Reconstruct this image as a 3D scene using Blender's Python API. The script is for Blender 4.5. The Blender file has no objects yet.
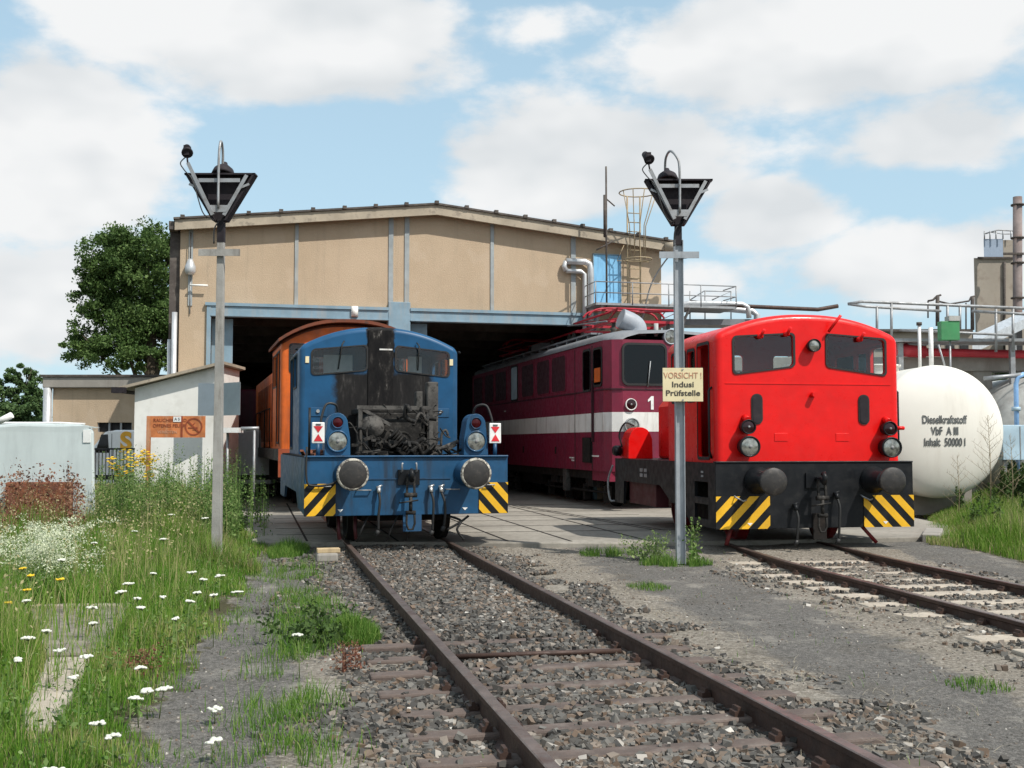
import bpy, bmesh, math, random
import numpy as np
from mathutils import Vector, Matrix
from mathutils.geometry import tessellate_polygon
R = math.radians
random.seed(7); rng = np.random.default_rng(11)
sc = bpy.context.scene
COL = sc.collection

# ---------------------------------------------------------------- camera, world, sun
EYE = 1.475; FPX = 1100.0; PITCH = math.atan(59 / FPX)
cd = bpy.data.cameras.new('camera'); cam = bpy.data.objects.new('camera', cd); COL.objects.link(cam)
cam.location = (0, 0, EYE); cam.rotation_euler = (R(90) + PITCH, 0, 0)
cd.sensor_width = 36; cd.lens = 36 * FPX / 1024; cd.clip_start = .1; cd.clip_end = 5000
sc.camera = cam
sc.view_settings.view_transform = 'Standard'; sc.view_settings.look = 'None'
sc.view_settings.exposure = -0.02; sc.view_settings.gamma = 1.0; sc.view_settings.use_curve_mapping = False

SUN_EL, SUN_AZ = 51, 50      # azimuth measured from -Y towards +X
a = R(SUN_AZ); e = R(SUN_EL)
sdir = Vector((math.sin(a) * math.cos(e), -math.cos(a) * math.cos(e), math.sin(e)))
sl = bpy.data.lights.new('sun', 'SUN'); sl.energy = 4.8; sl.angle = R(.6); sl.color = (1, .955, .88)
so = bpy.data.objects.new('sun', sl); COL.objects.link(so); so.rotation_euler = sdir.to_track_quat('Z', 'Y').to_euler()

def at(px, py, Y):           # a photograph pixel at the distance Y -> a point in the yard
    c, s = math.cos(PITCH), math.sin(PITCH); b = 384 - py
    r = Vector((px - 512, FPX * c - b * s, FPX * s + b * c)); t = Y / r.y
    return Vector((r.x * t, Y, r.z * t + EYE))

W = bpy.data.worlds.new('World'); sc.world = W; W.use_nodes = True
nt = W.node_tree; N = nt.nodes; L = nt.links
bg = N['Background']
def wn(t, **k):
    n = N.new(t)
    for a_, b_ in k.items(): setattr(n, a_, b_)
    return n
sky = wn('ShaderNodeTexSky'); sky.sky_type = 'NISHITA'; sky.sun_disc = False
sky.sun_elevation = R(SUN_EL); sky.sun_rotation = R(180 - SUN_AZ); sky.air_density = 1.0; sky.dust_density = 1.0
tc = wn('ShaderNodeTexCoord')
def wm(op, a_, b_=None, c_=None, clamp=False):
    n = wn('ShaderNodeMath', operation=op); n.use_clamp = clamp
    for i, v in enumerate((a_, b_, c_)):
        if v is None: continue
        if isinstance(v, (int, float)): n.inputs[i].default_value = v
        else: L.new(v, n.inputs[i])
    return n.outputs[0]
def noise_w(scale, detail, rough, zs=2.2, off=(0, 0, 0)):
    m = wn('ShaderNodeMapping'); m.inputs['Scale'].default_value = (1, 1, zs); m.inputs['Location'].default_value = off
    L.new(tc.outputs['Generated'], m.inputs[0])
    n = wn('ShaderNodeTexNoise'); n.inputs['Scale'].default_value = scale; n.inputs['Detail'].default_value = detail; n.inputs['Roughness'].default_value = rough
    L.new(m.outputs[0], n.inputs['Vector']); return n.outputs['Fac']
n1 = noise_w(7, 8, .55, 1.8); n2 = noise_w(2.2, 4, .5, 2.0, (3, 1, 2)); n3 = noise_w(16, 6, .6, 2.5, (1, 5, 2))
# cloud banks: (px, py, half width px, half height px, weight)
blobs = [(270, 30, 185, 75, 1.2), (45, 160, 140, 95, 1.2), (20, 300, 230, 90, .95), (590, 165, 170, 72, 1.2), (830, 45, 230, 68, 1.15), (775, 215, 95, 42, 1.0),
         (930, 135, 130, 50, .95), (950, 262, 190, 55, 1.0), (560, 25, 90, 30, .5), (470, 290, 330, 50, .75), (100, 290, 180, 60, .6), (1250, 150, 160, 120, 1), (-250, 60, 170, 120, 1)]
acc = None
for (px, py, hw, hh, w_) in blobs:
    d = (at(px, py, 100) - Vector((0, 0, EYE))).normalized()
    m = wn('ShaderNodeVectorMath', operation='SUBTRACT'); L.new(tc.outputs['Generated'], m.inputs[0]); m.inputs[1].default_value = d
    s = wn('ShaderNodeVectorMath', operation='MULTIPLY'); L.new(m.outputs[0], s.inputs[0]); s.inputs[1].default_value = (FPX / hw, .8, FPX / hh)
    ln = wn('ShaderNodeVectorMath', operation='LENGTH'); L.new(s.outputs[0], ln.inputs[0])
    v = wm('MULTIPLY', wm('SUBTRACT', 1.25, ln.outputs['Value'], clamp=True), w_)
    acc = v if acc is None else wm('MAXIMUM', acc, v)
sep = wn('ShaderNodeSeparateXYZ'); L.new(tc.outputs['Generated'], sep.inputs[0])
back = wm('MULTIPLY', wm('LESS_THAN', sep.outputs['Y'], .55), .5)
acc = wm('MAXIMUM', acc, back)
dens = wm('ADD', wm('MULTIPLY', acc, .80), wm('MULTIPLY', wm('SUBTRACT', n1, .5), 1.7))
dens = wm('ADD', dens, wm('MULTIPLY', wm('SUBTRACT', n3, .5), .35))
mr = wn('ShaderNodeMapRange', interpolation_type='SMOOTHSTEP'); L.new(dens, mr.inputs[0]); mr.inputs[1].default_value = .26; mr.inputs[2].default_value = .58
haze_up = wn('ShaderNodeMapRange'); L.new(sep.outputs['Z'], haze_up.inputs[0]); haze_up.inputs[1].default_value = 0; haze_up.inputs[2].default_value = .45; haze_up.inputs[3].default_value = .85; haze_up.inputs[4].default_value = .55
mask = mr.outputs[0]
cr = wn('ShaderNodeValToRGB'); n1s = noise_w(7, 3, .45, 1.8); n1u = noise_w(7, 3, .45, 1.8, (0, 0, .09)); rel = wm('SUBTRACT', n1s, n1u)
L.new(wm('ADD', wm('ADD', wm('MULTIPLY', rel, 1.35), .60), wm('MULTIPLY', wm('SUBTRACT', n2, .5), .9)), cr.inputs[0])
cr.color_ramp.elements[0].position = .36; cr.color_ramp.elements[0].color = (.73, .765, .79, 1)
cr.color_ramp.elements[1].position = .72; cr.color_ramp.elements[1].color = (.92, .93, .935, 1)
k = wn('ShaderNodeVectorMath', operation='SCALE'); L.new(sky.outputs[0], k.inputs[0]); k.inputs['Scale'].default_value = .15
hz = wn('ShaderNodeMix', data_type='RGBA'); L.new(haze_up.outputs[0], hz.inputs['Factor']); L.new(k.outputs[0], hz.inputs['A']); hz.inputs['B'].default_value = (.57, .81, .94, 1)
mx = wn('ShaderNodeMix', data_type='RGBA'); L.new(mask, mx.inputs['Factor']); L.new(hz.outputs['Result'], mx.inputs['A']); L.new(cr.outputs[0], mx.inputs['B'])
L.new(mx.outputs['Result'], bg.inputs[0]); bg.inputs[1].default_value = 1.0

# ---------------------------------------------------------------- materials
class NT:
    def __init__(s, m): s.t = m.node_tree; s.n = s.t.nodes; s.l = s.t.links
    def new(s, t, **k):
        n = s.n.new(t)
        for a_, b_ in k.items(): setattr(n, a_, b_)
        return n
    def math(s, op, a_, b_=None, clamp=False):
        n = s.new('ShaderNodeMath', operation=op); n.use_clamp = clamp
        for i, v in enumerate((a_, b_)):
            if v is None: continue
            if isinstance(v, (int, float)): n.inputs[i].default_value = v
            else: s.l.new(v, n.inputs[i])
        return n.outputs[0]
    def coord(s, scale=(1, 1, 1)):
        t = s.new('ShaderNodeTexCoord'); m = s.new('ShaderNodeMapping'); m.inputs['Scale'].default_value = scale
        s.l.new(t.outputs['Object'], m.inputs[0]); return m.outputs[0]
    def noise(s, scale, detail=5, rough=.6, stretch=(1, 1, 1)):
        n = s.new('ShaderNodeTexNoise'); n.inputs['Scale'].default_value = scale; n.inputs['Detail'].default_value = detail; n.inputs['Roughness'].default_value = rough
        s.l.new(s.coord(stretch), n.inputs['Vector']); return n.outputs['Fac']
    def mix(s, f, a_, b_, bt='MIX'):
        n = s.new('ShaderNodeMix', data_type='RGBA', blend_type=bt)
        for key, v in (('Factor', f), ('A', a_), ('B', b_)):
            if isinstance(v, tuple): n.inputs[key].default_value = (*v[:3], 1)
            elif isinstance(v, (int, float)): n.inputs[key].default_value = v
            else: s.l.new(v, n.inputs[key])
        return n.outputs['Result']
    def ramp(s, f, stops):
        n = s.new('ShaderNodeValToRGB'); s.l.new(f, n.inputs[0]); cr = n.color_ramp
        while len(cr.elements) < len(stops): cr.elements.new(.5)
        for el, (p, c) in zip(cr.elements, stops): el.position = p; el.color = (*c, 1)
        return n.outputs[0]
    def rng(s, v, a0, a1, b0=0, b1=1, smooth=True):
        n = s.new('ShaderNodeMapRange'); n.interpolation_type = 'SMOOTHSTEP' if smooth else 'LINEAR'
        s.l.new(v, n.inputs[0])
        for i, x in enumerate((a0, a1, b0, b1)): n.inputs[i + 1].default_value = x
        return n.outputs[0]
    def bump(s, h, strength, dist=.02):
        n = s.new('ShaderNodeBump'); n.inputs['Strength'].default_value = strength; n.inputs['Distance'].default_value = dist
        s.l.new(h, n.inputs['Height']); return n.outputs[0]

def base(name):
    m = bpy.data.materials.new(name); m.use_nodes = True
    return m, NT(m), m.node_tree.nodes['Principled BSDF']
def mat(name, col, rough=.5, metal=0, var=.18, scale=2.5, dirt=None, damt=.4, dscale=5, streak=False, bump=.0, bscale=60, spec=.5, coat=0, lo=.48, hi=.68):
    m, t, b = base(name)
    f = t.noise(scale, 6, .65)
    c = t.mix(t.rng(f, .3, .7), tuple(x * (1 - var) for x in col), tuple(min(1, x * (1 + var)) for x in col))
    if dirt:
        d = t.noise(dscale, 8, .7, (1, 1, .12) if streak else (1, 1, 1))
        c = t.mix(t.math('MULTIPLY', t.rng(d, lo, hi), damt), c, dirt)
    t.l.new(c, b.inputs['Base Color'])
    rr = t.rng(t.noise(scale * 3, 4), .3, .7, max(.05, rough - .1), min(1, rough + .12)); t.l.new(rr, b.inputs['Roughness'])
    b.inputs['Metallic'].default_value = metal; b.inputs['Specular IOR Level'].default_value = spec
    b.inputs['Coat Weight'].default_value = coat; b.inputs['Coat Roughness'].default_value = .12
    if bump: t.l.new(t.bump(t.noise(bscale, 6, .7), bump), b.inputs['Normal'])
    return m
M = {}
M['blue'] = mat('blue_paint', (.012, .070, .155), .45, dirt=(.02, .028, .04), damt=.75, streak=True, dscale=4, coat=.05, spec=.35)
M['blue_dull'] = mat('dull_blue_paint', (.011, .06, .135), .5, dirt=(.01, .012, .016), damt=.8, dscale=3.5, streak=True)
M['red'] = mat('red_paint', (.72, .007, .006), .36, var=.07, dirt=(.5, .012, .01), damt=.25, dscale=2.2, coat=.12, spec=.28, bump=.04, bscale=7)
M['red2'] = mat('frame_red_paint', (.2, .01, .012), .5, dirt=(.03, .012, .01), damt=.7)
M['darkred'] = mat('grimy_dark_red_paint', (.075, .01, .014), .6, dirt=(.03, .012, .01), damt=.7)
M['pred'] = mat('pantograph_red_paint', (.40, .012, .028), .5, dirt=(.14, .01, .02), damt=.4)
M['maroon'] = mat('maroon_paint', (.19, .010, .036), .45, var=.12, dirt=(.09, .02, .04), damt=.45, dscale=3, streak=True, coat=.05, bump=.03, bscale=3)
M['maroon2'] = mat('dark_maroon_paint', (.040, .005, .011), .5, dirt=(.03, .012, .02), damt=.4, streak=True)
M['stripe'] = mat('stripe_white_paint', (.72, .71, .68), .45, var=.06, dirt=(.3, .24, .2), damt=.5, dscale=4, streak=True)
M['orange'] = mat('orange_paint', (.62, .115, .008), .5, dirt=(.22, .05, .015), damt=.5, dscale=3, streak=True)
M['orange_roof'] = mat('sooted_orange_paint', (.16, .035, .010), .6, dirt=(.05, .025, .015), damt=.8)
M['black'] = mat('black_paint', (.008, .009, .011), .45, dirt=(.025, .024, .023), damt=.5, spec=.25)
M['under'] = mat('grimy_underframe', (.014, .012, .011), .8, dirt=(.045, .033, .026), damt=.5, dscale=9, spec=.2)
M['engine'] = mat('burnt_engine_metal', (.018, .017, .016), .7, metal=.1, var=.4, dirt=(.085, .078, .07), damt=.8, dscale=9, bump=.3, bscale=25, spec=.2)
M['engine2'] = mat('ash_covered_metal', (.085, .08, .074), .8, var=.4, dirt=(.012, .012, .012), damt=.85, dscale=12, bump=.3, bscale=25, spec=.2)
M['buffer'] = mat('greasy_buffer_steel', (.032, .030, .029), .5, metal=.3, dirt=(.08, .07, .06), damt=.6, dscale=12)
M['rim'] = mat('chipped_white_rim_paint', (.50, .47, .40), .65, dirt=(.06, .05, .045), damt=.95, dscale=16, lo=.42, hi=.58)
M['yellow'] = mat('hazard_yellow_paint', (.78, .43, .012), .5, dirt=(.35, .2, .03), damt=.35, dscale=10)
M['white'] = mat('white_paint', (.78, .78, .76), .5, var=.05, dirt=(.4, .38, .35), damt=.3, dscale=8)
M['redmark'] = mat('signal_red_paint', (.6, .02, .03), .5)
M['rubber'] = mat('black_rubber', (.013, .013, .013), .6)
M['steel'] = mat('dull_grey_steel', (.33, .34, .35), .55, metal=.5, dirt=(.16, .13, .11), damt=.5, dscale=8)
M['galv'] = mat('galvanised_steel', (.36, .385, .41), .5, metal=.35, var=.15, dirt=(.2, .2, .2), damt=.5, dscale=10, streak=True)
M['chrome'] = mat('bare_fitting_metal', (.55, .54, .52), .35, metal=.8)
M['lens_red'] = mat('red_lamp_lens', (.05, .003, .005), .2, spec=.3)
M['lens_dark'] = mat('dark_lamp_lens', (.02, .004, .006), .12)
M['hose'] = mat('grey_hose', (.2, .2, .2), .6)
M['roof_grey'] = mat('grey_roof_paint', (.20, .21, .225), .5, dirt=(.08, .08, .08), damt=.4)
M['duct_grey'] = mat('duct_grey_paint', (.33, .36, .4), .5, dirt=(.18, .18, .19), damt=.4)
M['rail'] = mat('rusty_rail_steel', (.062, .034, .025), .6, metal=.2, var=.3, scale=6, dirt=(.045, .03, .025), damt=.7, dscale=7, bump=.2, bscale=50)
M['railtop'] = mat('worn_rail_head', (.20, .15, .13), .4, metal=.6, var=.25, scale=4, dirt=(.11, .06, .045), damt=.7, dscale=3)
M['sleeper'] = mat('rusty_steel_sleeper', (.105, .078, .066), .8, var=.3, dirt=(.2, .17, .15), damt=.5, dscale=6, bump=.3)
M['sleeper_c'] = mat('pale_concrete_sleeper', (.40, .35, .285), .85, var=.2, dirt=(.25, .21, .17), damt=.6, dscale=7, bump=.3)
M['wood'] = mat('pale_sawn_wood', (.5, .38, .22), .8, dirt=(.25, .18, .11), damt=.5, streak=True)
M['beam_blue'] = mat('pale_blue_steel', (.20, .30, .37), .6, dirt=(.30, .31, .31), damt=.6, dscale=6, streak=True, var=.12)
M['door_blue'] = mat('light_blue_sheet', (.20, .47, .72), .5, var=.08, dirt=(.13, .3, .5), damt=.6, streak=True, dscale=9)
M['gutter'] = mat('dark_weathered_edge', (.075, .062, .055), .85, dirt=(.16, .14, .12), damt=.6)
M['fascia'] = mat('weathered_concrete_fascia', (.40, .34, .26), .85, dirt=(.12, .10, .085), damt=.65, dscale=5)
M['whitewall'] = mat('white_plaster', (.80, .79, .75), .85, var=.04, dirt=(.62, .6, .55), damt=.5, dscale=2.2, bump=.15, bscale=80)
M['yrail'] = mat('faded_yellow_paint', (.33, .26, .16), .6, dirt=(.2, .12, .06), damt=.6)
M['pipe_w'] = mat('aluminium_pipe_jacket', (.55, .56, .57), .4, metal=.4, dirt=(.3, .3, .3), damt=.4)
M['tank'] = mat('white_tank_paint', (.77, .74, .67), .42, var=.03, scale=1.2, dirt=(.52, .47, .40), damt=.38, dscale=1.6, streak=True, lo=.5, hi=.75)
M['tank2'] = mat('grey_tank_paint', (.42, .42, .40), .6, dirt=(.22, .2, .19), damt=.5, dscale=3)
M['lblue'] = mat('light_blue_enamel', (.42, .56, .66), .5, dirt=(.3, .38, .42), damt=.4)
M['bluepipe'] = mat('sky_blue_pipe_paint', (.25, .45, .75), .45)
M['letter'] = mat('grey_lettering', (.085, .09, .09), .6)
M['redpipe'] = mat('crimson_pipe_paint', (.48, .03, .045), .5, dirt=(.3, .05, .05), damt=.4)
M['green'] = mat('green_box_paint', (.05, .24, .09), .5, dirt=(.08, .16, .09), damt=.4)
M['cement'] = mat('grey_cement', (.30, .28, .25), .9, var=.12, dirt=(.18, .16, .14), damt=.6, dscale=.9, streak=True)
M['factory'] = mat('factory_concrete', (.33, .29, .24), .9, var=.1, scale=.3, dirt=(.2, .16, .13), damt=.6, dscale=.6)
M['chimney'] = mat('rusty_chimney_steel', (.2, .16, .15), .8, var=.3, scale=.3, dirt=(.14, .07, .05), damt=.8, dscale=.4)
M['bluegrey'] = mat('blue_grey_cladding', (.3, .37, .47), .6, var=.06)
M['bark'] = mat('tree_bark', (.09, .07, .05), .9, bump=.5, bscale=12)
M['slabm'] = mat('stained_slab_concrete', (.22, .195, .16), .9, var=.25, scale=4, dirt=(.1, .09, .06), damt=.7, dscale=5, bump=.3)
M['rust'] = mat('flaking_rust', (.19, .065, .03), .9, var=.4, scale=8, dirt=(.05, .025, .02), damt=.7, dscale=9, bump=.4)
M['pale'] = mat('pale_grey_sheeting', (.50, .555, .55), .5, var=.06, scale=1.2, dirt=(.36, .4, .4), damt=.5, dscale=2.5, streak=True, coat=.2)
M['van'] = mat('white_van_paint', (.8, .8, .8), .25, var=.02, coat=.5)
M['vanyel'] = mat('amber_van_letter', (.8, .4, .02), .4)
M['signcream'] = mat('cream_sign_plate', (.74, .64, .40), .55, var=.05, dirt=(.55, .42, .24), damt=.35, dscale=6)
M['signred'] = mat('faded_red_lettering', (.5, .25, .15), .6, var=.1)
M['signblack'] = mat('black_lettering', (.06, .05, .04), .6)
M['rustsign'] = mat('rusted_orange_sign', (.52, .17, .055), .6, var=.25, scale=5, dirt=(.5, .36, .24), damt=.55, dscale=6, streak=True)
M['rustsign2'] = mat('sign_print_rust', (.26, .055, .02), .7, var=.3)
M['pale_sign'] = mat('sign_print_pale', (.6, .34, .22), .7)
M['post_old'] = mat('weathered_grey_post', (.31, .30, .28), .85, var=.2, dirt=(.15, .13, .11), damt=.7, dscale=9, streak=True, bump=.3)
M['board'] = mat('dark_board_paint', (.022, .018, .022), .7, dirt=(.05, .04, .04), damt=.5, spec=.25)
M['panel_d'] = mat('blue_grey_sheet', (.15, .19, .22), .5, var=.08)
M['panel_l'] = mat('grey_sheet', (.30, .35, .37), .5, var=.08)
M['stem'] = mat('plant_stem_green', (.12, .17, .05), .8)
M['stem_dry'] = mat('dry_plant_stalk', (.26, .21, .13), .9)
M['petal_w'] = mat('white_flower_umbel', (.75, .76, .66), .8, var=.1, bump=.8, bscale=60)
M['petal_y'] = mat('yellow_flower_petals', (.75, .5, .02), .7, var=.15)
M['interior'] = mat('dark_interior', (.02, .02, .022), .8)
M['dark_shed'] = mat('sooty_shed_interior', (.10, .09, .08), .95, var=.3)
M['pale_grey'] = mat('cab_lining_and_daylight_grey', (.45, .46, .45), .8)  # also colours the panels that imitate daylight in the blue cab

def glass(name, tint, tr):
    m, t, b = base(name)
    t.n.remove(b); g = t.new('ShaderNodeBsdfGlossy'); g.inputs['Roughness'].default_value = .03; g.inputs['Color'].default_value = (.9, .92, .95, 1)
    tr_ = t.new('ShaderNodeBsdfTransparent'); tr_.inputs[0].default_value = (*[x * tr for x in tint], 1)
    d = t.new('ShaderNodeBsdfDiffuse'); d.inputs[0].default_value = (.05, .055, .06, 1)
    m1 = t.new('ShaderNodeMixShader'); m1.inputs[0].default_value = .02; t.l.new(tr_.outputs[0], m1.inputs[1]); t.l.new(d.outputs[0], m1.inputs[2])
    fr = t.new('ShaderNodeFresnel'); fr.inputs[0].default_value = 1.42
    mx_ = t.new('ShaderNodeMixShader'); t.l.new(fr.outputs[0], mx_.inputs[0]); t.l.new(m1.outputs[0], mx_.inputs[1]); t.l.new(g.outputs[0], mx_.inputs[2])
    t.l.new(mx_.outputs[0], t.n['Material Output'].inputs[0]); return m
M['glass'] = glass('cab_window_glass', (.95, .98, .98), .97)
M['glassd'] = glass('dark_window_glass', (.4, .45, .45), .5)
M['lens'] = mat('headlamp_glass', (.27, .275, .25), .14, var=.6, scale=11, metal=.6)

def wall_mat():
    m, t, b = base('ochre_roughcast_wall')
    f = t.noise(.35, 6, .6); g = t.noise(2.2, 8, .7, (1, 1, .25)); h = t.noise(40, 4, .8)
    c = t.mix(t.rng(f, .3, .7), (.44, .335, .23), (.53, .41, .29))
    c = t.mix(t.math('MULTIPLY', t.rng(g, .5, .78), .4), c, (.33, .27, .20))
    st = t.noise(3.5, 8, .7, (1.6, 1.6, .07)); c = t.mix(t.math('MULTIPLY', t.rng(st, .52, .74), .28), c, (.24, .20, .16))
    pt = t.noise(.9, 3, .5); c = t.mix(t.math('MULTIPLY', t.rng(pt, .56, .6), .22), c, (.58, .47, .36))
    c = t.mix(t.math('MULTIPLY', t.rng(h, .35, .75), .35), c, (.36, .27, .18))
    t.l.new(c, b.inputs['Base Color']); b.inputs['Roughness'].default_value = .95
    t.l.new(t.bump(t.noise(30, 6, .8), .5, .03), b.inputs['Normal']); return m
M['wall'] = wall_mat(); M['strip'] = mat('faded_strip_paint', (.30, .33, .34), .7, dirt=(.38, .33, .26), damt=.6, streak=True)
M['conv'] = mat('pale_gallery_sheet', (.42, .45, .48), .6)
M['dullred'] = mat('dull_orange_beam', (.3, .06, .02), .6, dirt=(.05, .03, .02), damt=.6)

def soot_mat():
    m, t, b = base('fire_blackened_blue_paint')
    tcn = t.new('ShaderNodeTexCoord'); sp = t.new('ShaderNodeSeparateXYZ'); t.l.new(tcn.outputs['Object'], sp.inputs[0])
    X, Z = sp.outputs['X'], sp.outputs['Z']
    nz = t.math('MULTIPLY', t.math('SUBTRACT', t.noise(5, 8, .7), .5), .22)
    def rect(cx, hw, top, soft):
        d1 = t.math('SUBTRACT', t.math('ABSOLUTE', t.math('SUBTRACT', X, cx)), hw)
        d2 = t.math('SUBTRACT', Z, top)
        d = t.math('ADD', t.math('MAXIMUM', d1, d2), nz)
        return t.rng(d, -soft * .5, soft * .5, 1, 0)
    s = t.math('MAXIMUM', rect(.0, .24, 5, .04), rect(.06, .84, 2.68, .12))
    s = t.math('MAXIMUM', s, t.math('MULTIPLY', rect(.02, 1.1, 2.2, .6), .35))
    c = t.mix(t.rng(t.noise(2.5, 6), .3, .7), (.011, .068, .155), (.015, .088, .20))
    sootc = t.ramp(t.noise(9, 10, .75, (1, 1, .25)), [(.3, (.006, .006, .007)), (.56, (.016, .015, .015)), (.68, (.05, .047, .045)), (.8, (.16, .15, .145))])
    t.l.new(t.mix(s, c, sootc), b.inputs['Base Color'])
    t.l.new(t.rng(s, 0, 1, .4, .9), b.inputs['Roughness']); b.inputs['Specular IOR Level'].default_value = .25; return m
M['soot'] = soot_mat()
def char_mat():
    m, t, b = base('charred_duct_metal')
    t.l.new(t.ramp(t.noise(10, 10, .8, (1, 1, .35)), [(.35, (.005, .005, .006)), (.55, (.015, .014, .014)), (.62, (.06, .055, .05)), (.68, (.3, .28, .27)), (.72, (.02, .02, .02))]), b.inputs['Base Color']); b.inputs['Roughness'].default_value = .85; b.inputs['Specular IOR Level'].default_value = .15; return m
M['char'] = char_mat()

def concrete_mat():
    m, t, b = base('worn_concrete_apron')
    f = t.noise(.5, 8, .65); g = t.noise(7, 8, .75)
    c = t.mix(t.rng(f, .3, .7), (.22, .20, .17), (.35, .322, .275))
    c = t.mix(t.math('MULTIPLY', t.rng(g, .43, .7), .6), c, (.13, .118, .10))
    t.l.new(c, b.inputs['Base Color']); b.inputs['Roughness'].default_value = .9
    t.l.new(t.bump(g, .25, .02), b.inputs['Normal']); return m
M['concrete'] = concrete_mat()

def tint_mat(name, stops, rough=.8, trans=0, bump=0, vs=None):
    m, t, b = base(name)
    at_ = t.new('ShaderNodeAttribute'); at_.attribute_name = 'tint'
    c = t.ramp(at_.outputs['Fac'], stops)
    if vs: c = t.mix(t.math('MULTIPLY', t.noise(vs, 5, .7), .7), c, (.3, .26, .22), 'MIX') if bump else c
    t.l.new(c, b.inputs['Base Color']); b.inputs['Roughness'].default_value = rough; b.inputs['Specular IOR Level'].default_value = .25
    if trans:
        tl = t.new('ShaderNodeBsdfTranslucent'); t.l.new(c, tl.inputs[0]); ms = t.new('ShaderNodeMixShader'); ms.inputs[0].default_value = trans
        t.l.new(b.outputs[0], ms.inputs[1]); t.l.new(tl.outputs[0], ms.inputs[2]); t.l.new(ms.outputs[0], t.n['Material Output'].inputs[0])
    return m
M['stone'] = tint_mat('ballast_stone', [(0, (.035, .032, .029)), (.3, (.088, .083, .076)), (.5, (.155, .148, .134)), (.66, (.15, .105, .075)), (.86, (.25, .225, .195)), (1, (.6, .57, .52))], .85)
M['grass'] = tint_mat('meadow_grass', [(0, (.05, .14, .012)), (.35, (.115, .25, .025)), (.6, (.2, .31, .05)), (.78, (.38, .36, .15)), (.9, (.44, .38, .22)), (1, (.26, .12, .08))], .7, .35)
M['grass_g'] = tint_mat('fresh_grass', [(0, (.05, .13, .015)), (.6, (.12, .25, .035)), (1, (.26, .34, .09))], .7, .35)
M['redgrass'] = tint_mat('reddish_seed_grass', [(0, (.13, .05, .035)), (.5, (.22, .09, .06)), (1, (.32, .2, .12))], .8, .3)
M['weed'] = tint_mat('weed_foliage', [(0, (.05, .11, .02)), (.5, (.13, .23, .055)), (1, (.30, .37, .15))], .8, .3)
M['leaf'] = tint_mat('poplar_leaves', [(0, (.035, .075, .018)), (.5, (.085, .15, .038)), (1, (.17, .25, .08))], .6, .35)
M['leaf2'] = tint_mat('distant_leaves', [(0, (.04, .085, .028)), (.5, (.07, .125, .04)), (1, (.11, .17, .06))], .7, .25)
M['bush'] = tint_mat('dark_bush_leaves', [(0, (.03, .06, .015)), (1, (.09, .15, .04))], .7, .25)

def ground_mat():
    m, t, b = base('yard_ground')
    at_ = t.new('ShaderNodeAttribute'); at_.attribute_name = 'zone'; sp = t.new('ShaderNodeSeparateColor'); t.l.new(at_.outputs['Color'], sp.inputs[0])
    fine = t.noise(28, 8, .8); mid = t.noise(3.2, 8, .7); spk = t.noise(95, 3, .7)
    dirt = t.ramp(fine, [(.34, (.08, .067, .054)), (.46, (.18, .158, .128)), (.55, (.28, .25, .21)), (.66, (.48, .44, .385))])
    asph = t.ramp(t.math('ADD', t.math('MULTIPLY', fine, .45), t.math('MULTIPLY', spk, .55)), [(.38, (.035, .034, .033)), (.47, (.09, .086, .082)), (.55, (.155, .149, .14)), (.64, (.34, .32, .295))])
    soil = t.ramp(fine, [(.3, (.035, .03, .018)), (.6, (.085, .08, .04)), (.8, (.14, .13, .07))])
    pn = t.math('MULTIPLY', t.math('SUBTRACT', mid, .5), 2.6)
    fa = t.math('MULTIPLY', t.rng(t.math('ADD', sp.outputs[0], pn), .2, .8), .85); fs = t.rng(t.math('ADD', sp.outputs[1], pn), .4, .6)
    c = t.mix(fa, dirt, asph); c = t.mix(fs, c, soil)
    bl_ = t.noise(1.1, 8, .75); c = t.mix(t.math('MULTIPLY', t.rng(bl_, .52, .66), .4), c, (.40, .37, .32)); c = t.mix(t.math('MULTIPLY', t.rng(bl_, .46, .34), .45), c, (.09, .08, .065))
    t.l.new(c, b.inputs['Base Color']); b.inputs['Roughness'].default_value = .93; b.inputs['Specular IOR Level'].default_value = .2
    t.l.new(t.bump(t.math('ADD', fine, spk), .7, .02), b.inputs['Normal']); return m
M['ground'] = ground_mat()

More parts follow.
